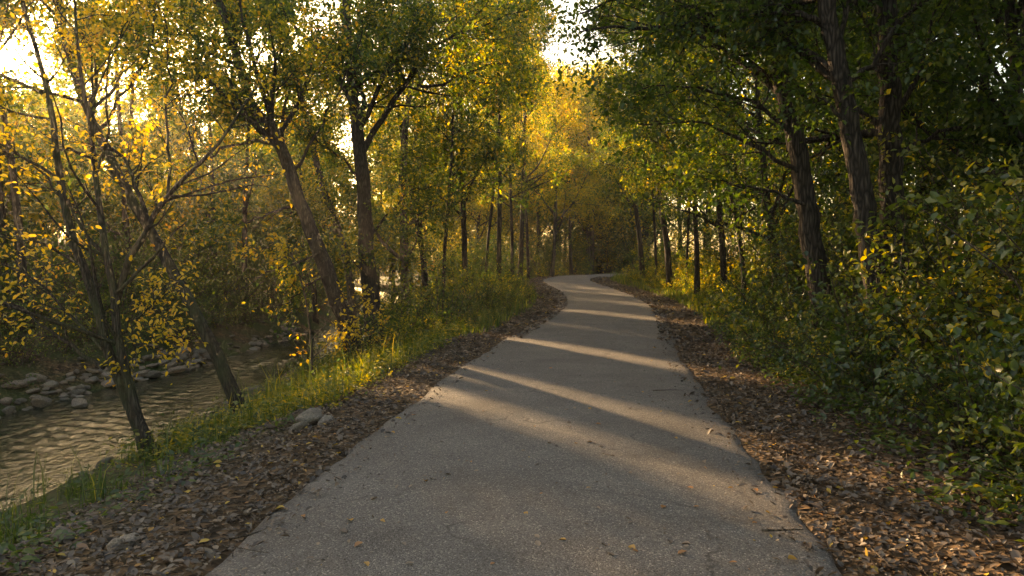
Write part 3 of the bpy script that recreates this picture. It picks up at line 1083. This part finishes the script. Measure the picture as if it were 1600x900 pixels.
# far golden trees closing the view
FAR = []
for i, (x, y, tn) in enumerate([(-2, 62, 0.60), (-13, 54, 0.42), (3, 82, 0.66)]):
    b = np.array([x, y, gz(x, y)])
    tr = [b, b + [.1, 0, 4], b + [-.3, .2, 8], b + [-.1, .1, 13]]
    FAR.append(tree('far_tree', ('tall hazy tree far off ' if i == 1 else 'tall golden hazy tree far off ') + closing(x, y), tr, 0.2, 0.05, seed=330 + i, n_limb=18, limb_t=(0.1, 0.97), limb_len=3.8,
                    n_br=7, n_tw=5, k=20, leaf=0.19, tone=tn, tone_sd=0.12, group='hazy trees far behind', spread=0.25, twig_len=0.9, sides=7, prune=False, lod=False))
for i in range(84):
    a = R(rng.uniform(-50, 12))
    d = rng.uniform(60, 105)
    x, y = d * math.sin(a), d * math.cos(a)
    if abs(x - near_edge(y) + 2) < 3:
        x -= 6
    if in_gap(x, y, 20, 3.5):
        continue
    copy_tree(FAR[i % 3], (x, y, gz(x, y)), rng.uniform(0, 6.28), rng.uniform(1.0, 1.6),
              ('tall hazy tree far off ' if i % 3 == 1 else 'tall golden hazy tree far off ') + closing(x, y), 'hazy trees far behind')

for i, (x, y, sc) in enumerate([(-4.2, 50, 0.75), (-6.4, 55, 0.85), (-2.6, 56, 0.8), (-8.2, 60, 0.9), (-4.8, 62, 0.9), (-7, 67, 1.0), (-1.5, 66, 0.95), (-11.5, 70, 1.0), (-9.5, 64, 0.8)]):
    copy_tree(FAR[i % 3], (x, y, gz(x, y)), rng.uniform(0, 6.28), sc, ('tall hazy tree far off ' if i % 3 == 1 else 'tall golden hazy tree far off ') + closing(x, y), 'hazy trees far behind')

# ------------------------------------------------------------------ shrubs


def shrub(name, label, loc, seed, h=1.4, n_stem=10, k=9, leaf=0.085, tone=0.3, tone_sd=0.1, group=None, lean=0.55, n_tw=6, hexa=True, mat=None, wid=0.62, spread=0.05, prune=False, droop=0.3):
    rng = np.random.default_rng(seed)
    root = empty(name, loc)
    tag(root, label, 'shrub', group)
    st = np.stack([rng.normal(0, 0.13, n_stem), rng.normal(0, 0.13, n_stem), np.full(n_stem, -0.08)], 1)
    d = np.stack([rng.normal(0, lean, n_stem), rng.normal(0, lean, n_stem), np.full(n_stem, 1.0)], 1)
    ln = h * rng.uniform(0.6, 1.15, n_stem)
    P, Rr = grow(rng, st, d, ln, np.full(n_stem, 0.006 + 0.004 * h), 8, 0.12, -0.03, 0.25)
    pos, dd, rr, t = sprout(rng, P, Rr, n_tw, 0.15, 1.0, 0.9, 0.3)
    TP, TR = grow(rng, pos, dd, 0.30 * h * rng.uniform(0.5, 1.2, len(pos)) * (1.2 - 0.5 * t), np.clip(rr * 0.5, 0.002, 0.006), 5, 0.2, -0.02, 0.3)
    v, q = join([tubes(P, Rr, 5), tubes(TP, TR, 3)])
    link('stems', quad_mesh('stems', v, q, M_TWIG), root)
    base = np.array(loc, float)
    v, q, tn = make_leaves(rng, TP + base, k, spread, leaf, tone, tone_sd, hexa, droop, base, prune, wid=wid, lod=False)
    link('foliage', quad_mesh('foliage', v, q, mat or M_LEAF_DARK, smooth=False, attrs={'tone': tn}), root)
    return root


G_R = 'leafy shrubs lining the wooded verge'
PS = []
for i in range(6):
    PS.append(shrub('verge_shrub', 'broad-leaved green shrub in the thicket lining the wooded verge', (30 + i * 3, -30, 0), 400 + i, h=1.2 + 0.15 * i, n_stem=13 + i, k=14,
                    leaf=0.070, tone=[0.35, 0.30, 0.42, 0.27, 0.52, 0.32][i], tone_sd=0.13, group=G_R))
used = set()
rng = np.random.default_rng(91)


def put(protos, x, y, scale, label, group, i):
    p = protos[i % len(protos)]
    loc = (x, y, gz(x, y) - 0.02)
    if p.name not in used:
        used.add(p.name)
        p.location = loc
        p.rotation_euler = (0, 0, rng.uniform(0, 6.28))
        p.scale = (scale, scale, scale)
        return p
    return copy_tree(p, loc, rng.uniform(0, 6.28), scale, label, group)


def beside(y, u):
    """point at distance u from the path's centre line at centre-line depth y"""
    j = int(np.argmin(np.abs(cl_y - y)))
    c = CL[j] + CNR[j] * u
    return float(c[0]), float(c[1])


i = 0
for y in np.arange(3.6, 16, 0.62):
    for u0, s0 in ((3.05, 0.62), (3.75, 0.95), (4.7, 1.25)):
        if y < 4.6 and u0 < 3.5:
            continue
        x, yy = beside(y + rng.uniform(-.25, .25), u0 + rng.uniform(-0.3, 0.35) + (0.25 if y < 8 else 0))
        o = put(PS, x, yy, s0 * rng.uniform(0.75, 1.15), '', G_R, rng.integers(0, 6))
        o['label'] = ({3.05: 'low green shrub spilling over the leaf litter ', 3.75: 'waist-high broad-leaved shrub in the verge thicket ', 4.7: 'tall dark shrub at the back of the verge thicket '}[u0]
                      + ('at the near corner' if yy < 6 else 'before the furrowed middle trunk' if yy < 9.2 else 'before the first stout trunk' if yy < 12 else 'where yellow shrubs begin'))
PSU = []
for i in range(3):
    PSU.append(shrub('understorey_sapling', 'leafy green sapling rising above the verge thicket before the dark wood', (30 + i * 3, -50, 0), 480 + i, h=2.6 + 0.3 * i, n_stem=9, n_tw=18, k=15,
                     leaf=0.075, tone=[0.34, 0.27, 0.42][i], tone_sd=0.14, group='saplings above the verge thicket', lean=0.3))
for x, y in [(4.9, 5.3), (5.5, 6.4), (5.1, 7.4), (6.2, 7.6), (5.7, 8.8), (6.8, 9.2), (6.3, 10.6), (5.0, 11.6), (6.9, 12.2), (5.6, 13.4), (7.4, 13.6), (6.6, 15.2), (8.3, 16), (7.2, 17.5), (7.9, 19.5), (9.2, 19), (8.4, 22), (10, 23),
             (9, 25.5), (11, 27), (9.2, 31), (11, 32), (10, 36), (12, 38), (9.5, 42), (13, 24), (15, 30), (14, 35), (17, 33), (13, 17), (16, 22), (20, 28), (12, 13), (9.5, 11), (14, 14)]:
    o = put(PSU, x, y, rng.uniform(0.85, 1.25) * (1.0 if x < 11 else 1.4), '', 'saplings above the verge thicket', rng.integers(0, 3))
    o['label'] = ('leafy green sapling rising above the verge thicket ' if lateral(np.array([x]), np.array([y]))[0] < 6.5 else 'shaded sapling inside the dark wood ') + dark_zone(y)
PS2 = []
for i in range(4):
    PS2.append(shrub('yellowing_shrub', 'yellowing shrub lining the path farther along the wooded side', (30 + i * 3, -34, 0), 420 + i, h=1.5, n_stem=12, k=12,
                     leaf=0.095, tone=[0.5, 0.62, 0.4, 0.55][i], tone_sd=0.13, group='yellowing shrubs farther along', mat=M_LEAF))
for y in np.arange(15, 42, 1.15):
    for u0, s0 in ((3.5, 0.6), (4.6, 1.0), (5.8, 1.45)):
        x, yy = beside(y + rng.uniform(-.4, .4), u0 + rng.uniform(-0.3, 0.5))
        o = put(PS2, x, yy, s0 * rng.uniform(0.75, 1.15), '', 'yellowing shrubs farther along', rng.integers(0, 4))
        o['label'] = ({3.5: 'low yellowing shrub edging the wooded verge ', 4.6: 'yellowing shrub set back on the wooded side ', 5.8: 'tall yellowing shrub on the wooded side '}[u0]
                      + ('just past the three stout trunks' if yy < 21 else 'among the middle slim trunks' if yy < 30 else 'among the slim trunks by the bend'))
# river side of the path
PS3 = []
for i in range(4):
    PS3.append(shrub('bank_shrub', 'bushy green shrub on the bank between path and river', (30 + i * 3, -38, 0), 440 + i, h=1.1 + 0.1 * i, n_stem=13, k=12,
                     leaf=0.07, tone=[0.42, 0.30, 0.5, 0.36][i], tone_sd=0.12, group='shrubs on the bank between path and river', mat=M_LEAF, wid=0.5))
for y in np.arange(12.5, 44, 0.95):
    for u0, s0 in ((-3.0, 0.55), (-4.0, 1.1), (-5.2, 1.6)):
        if y < 14.5 and u0 > -4:
            continue
        x, yy = beside(y + rng.uniform(-.4, .4), u0 + rng.uniform(-0.4, 0.3) - max(0, 16 - y) * 0.12)
        if x < near_edge(yy) + (0.4 if yy > 20.5 else 1.5) or (yy < 19 and u0 < -5):
            continue
        if in_gap(x, yy, 1.5 * s0, 0.3, False) and yy < 24:
            s0 = s0 * 0.6
        o = put(PS3, x, yy, s0 * rng.uniform(0.75, 1.15), '', 'shrubs on the bank between path and river', rng.integers(0, 4))
        o['label'] = ({-3.0: 'low bushy shrub edging the path ', -4.0: 'bushy green shrub set back from the path ', -5.2: 'tall bushy shrub above the river '}[u0]
                      + ('near the thick upright tree' if yy < 19 else 'under the first slim trunks' if yy < 29 else 'under the farther slim trunks' if yy < 38 else 'by the far bend'))
for k, (x, y) in enumerate([(-4.25, 23.0), (-3.7, 24.4), (-4.2, 26.0), (-3.4, 22.2), (-3.9, 27.8), (-4.0, 21.2)]):
    put(PS3, x, y, 1.35, 'tall bushy shrub above the river under the first slim trunks', 'shrubs on the bank between path and river', k)
# far bank tangle
PS4 = []
for i in range(4):
    PS4.append(shrub('far_bank_shrub', 'dark tangled shrub above the stones of the far river bank', (30 + i * 3, -42, 0), 460 + i, h=1.5 + 0.2 * i, n_stem=14, k=12,
                     leaf=0.085, tone=[0.25, 0.32, 0.40, 0.22][i], tone_sd=0.10, group='shrubs along the far river bank', mat=M_LEAF, wid=0.5, hexa=False))
for y in np.arange(9, 46, 0.9):
    for w0, s0 in ((1.3, 0.65), (2.6, 1.0), (4.4, 1.3)):
        yy = y + rng.uniform(-.5, .5)
        x = float(far_edge(yy)) - w0 - rng.uniform(-0.3, 0.6)
        if w0 > 2 and in_gap(x, yy, 1.9 * s0 + 0.3, 0.3, False):
            s0 = 0.6
        o = put(PS4, x, yy, s0 * rng.uniform(0.75, 1.2), '', 'shrubs along the far river bank', rng.integers(0, 4))
        o['label'] = {1.3: 'low tangled shrub above the far stones ', 2.6: 'dark shrub halfway up the far bank ', 4.4: 'tall dark shrub topping the far bank '}[w0] + past(x, yy)
for k in range(60):
    y = rng.uniform(12, 62)
    x = float(far_edge(y)) - rng.uniform(5.5, 30)
    if in_gap(x, y, 4.5):
        continue
    put(PS4, x, y, rng.uniform(1.5, 2.4), 'tall shaded shrub under the trees of the wood across the river', 'understorey shrubs across the river', k)
PSF = []
for i in range(4):
    PSF.append(shrub('thicket_shrub', 'tall yellow-green thicket shrub closing the view past the slim trunks', (30 + i * 3, -54, 0), 490 + i, h=3.2 + 0.4 * i, n_stem=11, n_tw=14, k=14,
                     leaf=0.14, tone=[0.42, 0.55, 0.28, 0.62][i], tone_sd=0.12, group='thicket shrubs closing the view', lean=0.32, mat=M_LEAF, hexa=False, spread=0.12))
for k in range(150):
    if k >= 95:
        a, d = R(rng.uniform(-46, -10)), rng.uniform(44, 76)
        x, y = d * math.sin(a), d * math.cos(a)
    elif k < 45:
        y = rng.uniform(50, 78)
        x = rng.uniform(-16, 16)
    elif k < 75:
        y = rng.uniform(24, 55)
        x = float(far_edge(y)) - rng.uniform(0.8, 12)
    else:
        y = rng.uniform(58, 70)
        x = rng.uniform(-4, 12)
    if abs(lateral(np.array([x]), np.array([y]))[0]) < 4.2 or in_gap(x, y, 5.5):
        continue
    put(PSF, x, y, rng.uniform(0.8, 1.35) * (1.5 if k >= 95 else 1.0), 'tall thicket shrub closing the view ' + closing(x, y), 'thicket shrubs closing the view', k)['label'] = 'tall thicket shrub closing the view ' + closing(x, y)
for k in range(20):
    y = rng.uniform(36, 56)
    x = rng.uniform(-15, -11.5) if k % 3 == 0 else rng.uniform(-4.4, -0.8)
    put(PSF, x, y, rng.uniform(0.75, 1.1), 'tall thicket shrub closing the view ' + closing(x, y), 'thicket shrubs closing the view', k)['label'] = 'tall thicket shrub closing the view ' + closing(x, y)
# undergrowth beyond the bend
for k in range(26):
    y = rng.uniform(52, 75)
    x = rng.uniform(-6, 14)
    if abs(lateral(np.array([x]), np.array([y]))[0]) < 3:
        continue
    put(PS2, x, y, rng.uniform(0.8, 1.5), 'yellowing shrub in the undergrowth beyond the far path bend', 'yellowing shrubs farther along', k)

# ------------------------------------------------------------------ rocks


def rock_mesh(name, seed, sub=3, mat=None):
    import bmesh
    bm = bmesh.new()
    bmesh.ops.create_icosphere(bm, subdivisions=sub, radius=1.0)
    rg = np.random.default_rng(seed)
    pl_n = unit(rg.normal(0, 1, (16, 3)))
    pl_d = rg.uniform(0.55, 0.92, 16)
    fr = rg.normal(0, 2.6, (5, 3))
    ph = rg.uniform(0, 6, 5)
    for v in bm.verts:
        p = np.array(v.co)
        for n, d in zip(pl_n, pl_d):
            s = p @ n
            if s > d:
                p = p - n * (s - d) * 0.95
        p = p * (1 + 0.03 * np.sin(fr @ p + ph).sum() + 0.02 * np.sin(3.1 * fr @ p + ph).sum())
        v.co = p
    me = bpy.data.meshes.new(name)
    bm.to_mesh(me)
    bm.free()
    me.polygons.foreach_set('use_smooth', np.ones(len(me.polygons), dtype=bool))
    me.materials.append(mat or M_ROCK)
    return me


ROCKS = [rock_mesh('river_rock', 500 + i) for i in range(7)]
PALE = [rock_mesh('verge_rock', 520 + i, mat=M_ROCK_PALE) for i in range(4)]
rng = np.random.default_rng(33)


def rock(name, mesh_i, loc, s, label, group=None, sink=0.25):
    o = link(name, PALE[mesh_i % 4] if name == 'verge_rock' else ROCKS[mesh_i % 7])
    sx, sy, sz = s
    o.location = (loc[0], loc[1], loc[2] + sz * (1 - 2 * sink) * 0.75 + (0.035 if name == 'verge_rock' else 0))
    o.scale = s
    o.rotation_euler = (rng.normal(0, 0.15), rng.normal(0, 0.15), rng.uniform(0, 6.28))
    tag(o, label, 'rock', group)
    return o


def stone_place(px, py, z):
    d = ray(px, py)
    t = (z - CAM[2]) / d[2]
    return CAM + d * t


p = stone_place(68, 632, -1.1)
rock('river_rock', 0, p, (0.19, 0.16, 0.13), 'largest rounded grey boulder at the far waterline', sink=0.2)
p = stone_place(125, 632, -1.15)
rock('river_rock', 1, p, (0.21, 0.15, 0.07), 'flat pinkish slab of rock jutting into the river beside the large rounded boulder')
p = stone_place(240, 588, -1.15)
rock('river_rock', 2, p, (0.22, 0.16, 0.10), 'broad pale brown flat-topped rock at the far waterline beyond the two-stemmed tree')
p = stone_place(275, 580, -1.15)
rock('river_rock', 3, p, (0.25, 0.16, 0.09), 'low brown wedge of rock reaching into the river current beyond the two-stemmed tree')
p = stone_place(284, 562, -1.0)
rock('river_rock', 4, p, (0.16, 0.13, 0.09), 'smooth pale rounded rock on top of the far stone bank near the slender leaning trunk')
p = stone_place(255, 568, -0.95)
rock('river_rock', 5, p, (0.14, 0.12, 0.08), 'pale rounded rock in the far stone bank between the two-stemmed and leaning trees')
for k in range(290):
    y = rng.uniform(10.5, 27) if k < 170 else rng.uniform(11.5, 20)
    w = abs(rng.normal(0, 0.5)) - 0.12
    x = float(far_edge(y)) - w + 0.02
    s = rng.uniform(0.05, 0.12) * (1.0 if k % 4 else 1.5)
    rock('river_stone', int(rng.integers(0, 7)), (x, y, max(gz(x, y), WATER_Z - 0.05)), (s * rng.uniform(.9, 1.5), s * rng.uniform(.8, 1.2), s * rng.uniform(.4, .7)),
         'grey-brown river stone in the jumbled stone band along the far waterline', 'stones along the far waterline')
for k in range(14):
    y = rng.uniform(8.5, 16)
    x = float(near_edge(y)) + rng.uniform(-0.15, 0.5)
    s = rng.uniform(0.05, 0.12)
    rock('bank_stone', int(rng.integers(0, 7)), (x, y, gz(x, y)), (s * 1.3, s, s * 0.6), 'small stone half hidden in grass at the near water edge', 'stones at the near water edge')
p = stone_place(485, 662, -0.09)
rock('verge_rock', 3, p, (0.17, 0.14, 0.085), 'pale angular rock on the leafy verge below the golden grass')
p = stone_place(466, 676, -0.09)
rock('verge_rock', 1, p, (0.13, 0.06, 0.045), 'narrow pale stone leaning against the angular rock on the verge')
p = stone_place(508, 666, -0.09)
rock('verge_rock', 6, p, (0.10, 0.08, 0.05), 'dull brown stone touching the angular rock on the side nearer the path')
p = stone_place(200, 862, -0.12)
rock('verge_rock', 2, p, (0.11, 0.08, 0.06), 'larger mossy grey rock in the leaf litter at the bottom of the bank')
p = stone_place(184, 872, -0.12)
rock('verge_rock', 5, p, (0.07, 0.06, 0.06), 'small dark mossy rock tucked against the larger mossy grey rock')
p = stone_place(98, 850, -0.2)
rock('verge_rock', 0, p, (0.08, 0.06, 0.06), 'greenish grey stone among low weeds near the river bank corner')

# ------------------------------------------------------------------ ground cover
rng = np.random.default_rng(808)


def scatter(n, y0, y1, u0, u1, power=1.0):
    y = y0 + (y1 - y0) * rng.random(n)**power
    u = rng.uniform(u0, u1, n)
    nx_, ny_ = np.interp(y, cl_y, CNR[:, 0]), np.interp(y, cl_y, CNR[:, 1])
    return np.interp(y, cl_y, cl_x) + nx_ * u, y + ny_ * u, u


def litter(name, label, xs, ys, us, size, kind='stuff', tone_m=0.5, lift=0.012):
    n = len(xs)
    z = ground_z(xs, ys)
    z = np.where(np.abs(us) < HALF * 1.02, path_z(xs, ys, us), z)
    pos = np.stack([xs, ys, z + rng.uniform(0.006, 0.03, n) + lift], 1)
    ax = np.stack([rng.normal(0, 1, n), rng.normal(0, 1, n), rng.normal(0.05, 0.28, n)], 1)
    nr = np.stack([rng.normal(0, 0.30, n), rng.normal(0, 0.30, n), np.ones(n)], 1)
    L = size * np.clip(rng.gamma(5.0, 0.2, n), 0.3, 2.1)
    v, q, per = leaf_geo(rng, pos - unit(ax) * L[:, None] * 0.5, ax, nr, L, 0.58, True, curl=rng.uniform(-0.8, 1.4, n)[:, None])
    tn = np.clip(rng.beta(2.0, 2.2, n) * 0.9 + (rng.random(n) < 0.06) * 0.45 + tone_m - 0.5, 0, 1)
    me = quad_mesh(name, v, q, M_LITTER, smooth=False, attrs={'tone': np.repeat(tn, per)})
    o = link(name, me)
    tag(o, label, 'leaves', kind=kind)
    return o


# verge litter, thickest close to the camera
xs, ys, us = scatter(33000, 2.2, 15, 1.35, 4.6, 1.5)
keep = (us > 1.62) | (rng.random(len(us)) < 0.12)
litter('leaf_litter', 'brown fallen leaves carpeting the verge on the wooded side', xs[keep], ys[keep], us[keep], 0.041)
xs, ys, us = scatter(26000, 2.2, 16, -4.3, -1.35, 1.5)
keep = ((us < -1.62) | (rng.random(len(us)) < 0.12)) & (rng.random(len(us)) < np.interp(us, [-4.3, -3.2, -2.6], [0.6, 0.85, 1]))
litter('leaf_litter', 'brown fallen leaves carpeting the verge on the river side', xs[keep], ys[keep], us[keep], 0.038)
xs, ys, us = scatter(10000, 14, 46, 1.3, 3.6)
xs2, ys2, us2 = scatter(7500, 14, 46, -2.9, -1.3)
litter('leaf_litter', 'strips of fallen leaves along both path edges towards the bend', np.concatenate([xs, xs2]), np.concatenate([ys, ys2]), np.concatenate([us, us2]), 0.075)


def grass(name, label, xs, ys, h, wid, tone, seed, floor=None):
    rg = np.random.default_rng(seed)
    z = ground_z(xs, ys)
    ok = z > WATER_Z - 0.05
    xs, ys, z = xs[ok], ys[ok], z[ok]
    n = len(xs)
    p0 = np.stack([xs, ys, z - 0.02], 1)
    hh = h * rg.gamma(4.0, 0.25, n)[:, None] * np.clip(0.7 + 0.8 * wob(xs * 3.3, ys * 3.1), 0.35, 1.6)[:, None]
    a = rg.uniform(0, 6.28, n)
    out = np.stack([np.cos(a), np.sin(a), np.zeros(n)], 1)
    sd = np.stack([-np.sin(a), np.cos(a), np.zeros(n)], 1)
    b = rg.uniform(0.1, 0.75, n)[:, None]
    w = wid * rg.uniform(0.6, 1.3, n)[:, None]
    up = np.array([[0, 0, 1.0]])
    m = p0 + up * hh * 0.6 + out * hh * b * 0.3
    t = p0 + up * hh * (1.0 - 0.25 * b) + out * hh * b * 0.9
    v = np.stack([p0 - sd * w * .5, p0 + sd * w * .5, m + sd * w * .45, m - sd * w * .45, t + sd * w * .08, t - sd * w * .08], 1).reshape(-1, 3)
    i = np.arange(n)[:, None] * 6
    q = np.concatenate([i + np.array([[0, 1, 2, 3]]), i + np.array([[3, 2, 4, 5]])], 1).reshape(-1, 4)
    tn = np.clip(tone + rg.normal(0, 0.12, n), 0.05, 0.9)
    me = quad_mesh(name, v, q, M_GRASS, attrs={'tone': np.repeat(tn, 6)})
    return tag(link(name, me), label, 'grass', kind='stuff')


def bank_points(n, y0, y1, t0, t1, patch=0.0, power=1.0):
    y = y0 + (y1 - y0) * rng.random(n)**power
    cx_ = np.interp(y, cl_y, cl_x) - HALF
    ne = near_edge(y)
    t = rng.uniform(t0, t1, n)
    x = cx_ + (ne - cx_) * t
    if patch:
        k = (0.6 * wob(x * 2.6, y * 2.6 + 4) + 0.6 * wob(y * 5.1, x * 5.7) + rng.normal(0, 0.14, n)) > patch
        x, y = x[k], y[k]
    return x, y


x, y = bank_points(20000, 3.2, 13, 0.40, 0.86, 0.34, 1.2)
grass('grass', 'green grass and weeds on the river bank', x, y, 0.28, 0.009, 0.33, 1)
x, y = bank_points(12000, 8.6, 15, 0.25, 0.72, 0.08)
grass('grass', 'golden sunlit grass tufts under the leaning trees', x, y, 0.28, 0.012, 0.55, 2)
x, y = bank_points(14000, 15, 46, 0.12, 0.5, -0.25)
grass('grass', 'strip of green grass along the path towards the bend', x, y, 0.22, 0.02, 0.42, 3)
xs, ys, us = scatter(9000, 16, 46, 2.4, 4.2)
grass('grass', 'grassy edge of the wooded side towards the bend', xs, ys, 0.24, 0.02, 0.45, 4)


def weeds(name, label, x, y, size, tone, seed, per=7, hmax=0.3):
    """low broad-leaved ground cover"""
    rg = np.random.default_rng(seed)
    z = ground_z(x, y)
    ok = z > WATER_Z
    x, y, z = x[ok], y[ok], z[ok]
    n = len(x)
    hh = hmax * rg.uniform(0.3, 1.1, (n, 1))
    c = np.stack([x, y, z], 1)[:, None, :] + rg.normal(0, 1, (n, per, 3)) * np.array([0.09, 0.09, 0])
    c[..., 2] += rg.random((n, per)) * hh
    c = c.reshape(-1, 3)
    ax = np.stack([rg.normal(0, 1, len(c)), rg.normal(0, 1, len(c)), rg.normal(0.0, 0.35, len(c))], 1)
    nr = rg.normal(0, 0.45, (len(c), 3)) + np.array([0, 0, 1.0])
    L = size * rg.uniform(0.5, 1.3, len(c))
    v, q, k = leaf_geo(rg, c, ax, nr, L, 0.5, True)
    tn = np.clip(np.repeat(tone + rg.normal(0, 0.1, n), per) + rg.normal(0, 0.08, len(c)), 0.03, 0.95)
    me = quad_mesh(name, v, q, M_LEAF_DARK, smooth=False, attrs={'tone': np.repeat(tn, k)})
    return tag(link(name, me), label, 'weeds', kind='stuff')


x, y = bank_points(3600, 3.2, 12, 0.26, 0.88, 0.3, 1.2)
weeds('undergrowth', 'low leafy weeds among the grass of the river bank', x, y, 0.06, 0.28, 21, hmax=0.26)
x, y = bank_points(3600, 8.0, 20, 0.2, 0.78, -0.1)
weeds('undergrowth', 'leafy weeds beneath the leaning riverside trees', x, y, 0.06, 0.54, 22, hmax=0.38)
xs, ys, us = scatter(1500, 4.2, 16, 2.5, 4.6)
weeds('undergrowth', 'low leafy weeds creeping from the shrubs over the leaf litter', xs, ys, 0.07, 0.33, 23, hmax=0.28)

# crumbs of leaf and grit on the asphalt, thicker near its edges
n = 2600
uu = np.clip(np.sign(rng.normal(0, 1, n)) * (1.62 - rng.gamma(1.2, 0.28, n)), -1.6, 1.6)
yy = 2.6 + 26 * rng.random(n)**1.8
litter('leaf_crumbs', 'tiny leaf fragments and grit strewn on the asphalt', np.interp(yy, cl_y, cl_x) + uu, yy, uu, 0.017, lift=-0.002)

# ------------------------------------------------------------------ single leaves and twigs on the asphalt
LEAF_MESH = []
for i in range(6):
    rg = np.random.default_rng(900 + i)
    v, q, per = leaf_geo(rg, np.array([[0, -0.5, 0.03]]), np.array([[0, 1.0, 0.05]]), np.array([[0.1 * i - 0.25, 0, 1.0]]), np.array([1.0]), 0.5 + 0.05 * i, True, curl=np.array([[0.3 * i - 0.4]]))
    LEAF_MESH.append(quad_mesh('fallen_leaf', v, q, M_LITTER, smooth=False, attrs={'tone': np.full(6, [0.62, 0.8, 0.93, 0.5, 0.97, 0.72][i])}))
SPOTS = [(485, 872), (935, 793), (845, 771), (916, 818), (878, 842), (946, 850), (954, 866), (840, 849), (1145, 878), (945, 741), (900, 692), (920, 690), (1038, 826), (812, 664), (736, 721), (766, 663),
         (547, 811), (584, 777), (1128, 793), (1076, 560), (1030, 610), (1040, 626), (1004, 612), (973, 621), (1085, 640), (885, 640), (935, 662), (1020, 663), (1140, 692), (700, 740), (520, 748), (658, 520 + 120),
         (860, 575), (905, 580), (950, 560), (1000, 548), (980, 520), (930, 510), (1010, 500), (870, 600), (760, 610), (720, 640), (690, 690), (620, 760), (560, 850), (1180, 760), (1200, 800), (1100, 720), (1060, 740), (640, 880), (770, 880)]
for k in range(95):
    py = 440 + 450 * rng.random()**0.8
    dep = 1.6 * FPX / (py - 400)
    uu = rng.uniform(-1.5, 1.5)
    SPOTS.append((CX + FPX * (float(np.interp(dep, cl_y, cl_x)) + uu) / dep, py))
for i, (px, py) in enumerate(SPOTS):
    p = stone_place(px, py, 0.02)
    o = link('fallen_leaf', LEAF_MESH[i % 6])
    o.location = p
    p[2] = max(p[2], float(rise(p[1])) + 0.016)
    s = rng.uniform(0.03, 0.065)
    o.scale = (s, s, s)
    o.rotation_euler = (rng.normal(0, 0.12), rng.normal(0, 0.12), rng.uniform(0, 6.28))
    tag(o, 'single dry fallen leaf lying on the grey asphalt path', 'leaf', 'single leaves on the asphalt')


def twig(px, py, ang, L, r, label, seed, group=None, z=0.025):
    rg = np.random.default_rng(seed)
    p = stone_place(px, py, z)
    P, Rr = grow(rg, np.array([[0., 0, 0]]), np.array([[math.cos(ang), math.sin(ang), 0.0]]), np.array([L]), np.array([r]), 9, 0.12, 0, 0.35)
    P[..., 2] = np.abs(P[..., 2]) * 0.3
    v, q = tubes(P, Rr, 6)
    o = link('fallen_twig', quad_mesh('fallen_twig', v, q, M_TWIG), loc=p)
    return tag(o, label, 'twig', group)


twig(1190, 828, -0.3, 0.24, 0.008, 'reddish brown bark strip lying on the path edge near the leaf litter', 1)
twig(1180, 572, 0.35, 0.45, 0.010, 'long dark twig lying just off the shaded path edge', 2)
twig(960, 712, 2.4, 0.12, 0.004, 'thin curved twig on the asphalt', 3)
twig(1020, 610, 0.1, 0.35, 0.006, 'straight thin twig pointing in from the wooded path edge', 4)
twig(300, 850, 0.5, 0.5, 0.009, 'crooked grey stick in the leaf litter of the river verge', 5, z=-0.02)
twig(1290, 560, 0.8, 0.7, 0.012, 'pale bent stick half buried in leaves under the shrubs', 6, z=0.06)

# dead twigs caught in the litter: thin sticks nobody would count
for nm, u0, u1, z in (('wooded', 1.7, 4.2, 1), ('river', -4.0, -1.7, 1)):
    xs, ys, us = scatter(230, 2.6, 14, u0, u1, 1.4)
    zz = ground_z(xs, ys) + 0.03
    a = rng.uniform(0, 6.28, 230)
    P_, R_ = grow(rng, np.stack([xs, ys, zz], 1), np.stack([np.cos(a), np.sin(a), rng.normal(0.03, 0.08, 230)], 1), rng.uniform(0.1, 0.55, 230), rng.uniform(0.002, 0.006, 230), 5, 0.13, 0.0, 0.4)
    v, q = tubes(P_, R_, 4)
    tag(link('twig_debris', quad_mesh('twig_debris', v, q, M_TWIG)), f'dead twigs caught in the leaf litter on the {nm} side', 'debris', kind='stuff')

# ------------------------------------------------------------------ haze in the low sunlight
hm, nt, out = new_mat('haze')
pv = N(nt, 'ShaderNodeVolumePrincipled')
pv.inputs['Color'].default_value = (1.0, 0.93, 0.82, 1)
pv.inputs['Density'].default_value = 0.0006
pv.inputs['Density Attribute'].default_value = ''
pv.inputs['Anisotropy'].default_value = 0.65
nt.links.new(pv.outputs[0], out.inputs['Volume'])
x0, x1, y0, y1, z0, z1 = -172, 180, -64, 192, -3.0, 34.0
hv = np.array([[x, y, z] for z in (z0, z1) for y in (y0, y1) for x in (x0, x1)], float)
hq = np.array([[0, 2, 3, 1], [4, 5, 7, 6], [0, 1, 5, 4], [2, 6, 7, 3], [0, 4, 6, 2], [1, 3, 7, 5]])
hz = link('haze', quad_mesh('haze', hv, hq, hm, smooth=False))
tag(hz, 'thin golden haze in the low sunlight', 'haze', kind='stuff')
tri = sum(len(m.polygons) * 2 for m in bpy.data.meshes)
print('TRIANGLES', tri, 'OBJECTS', len(bpy.data.objects))
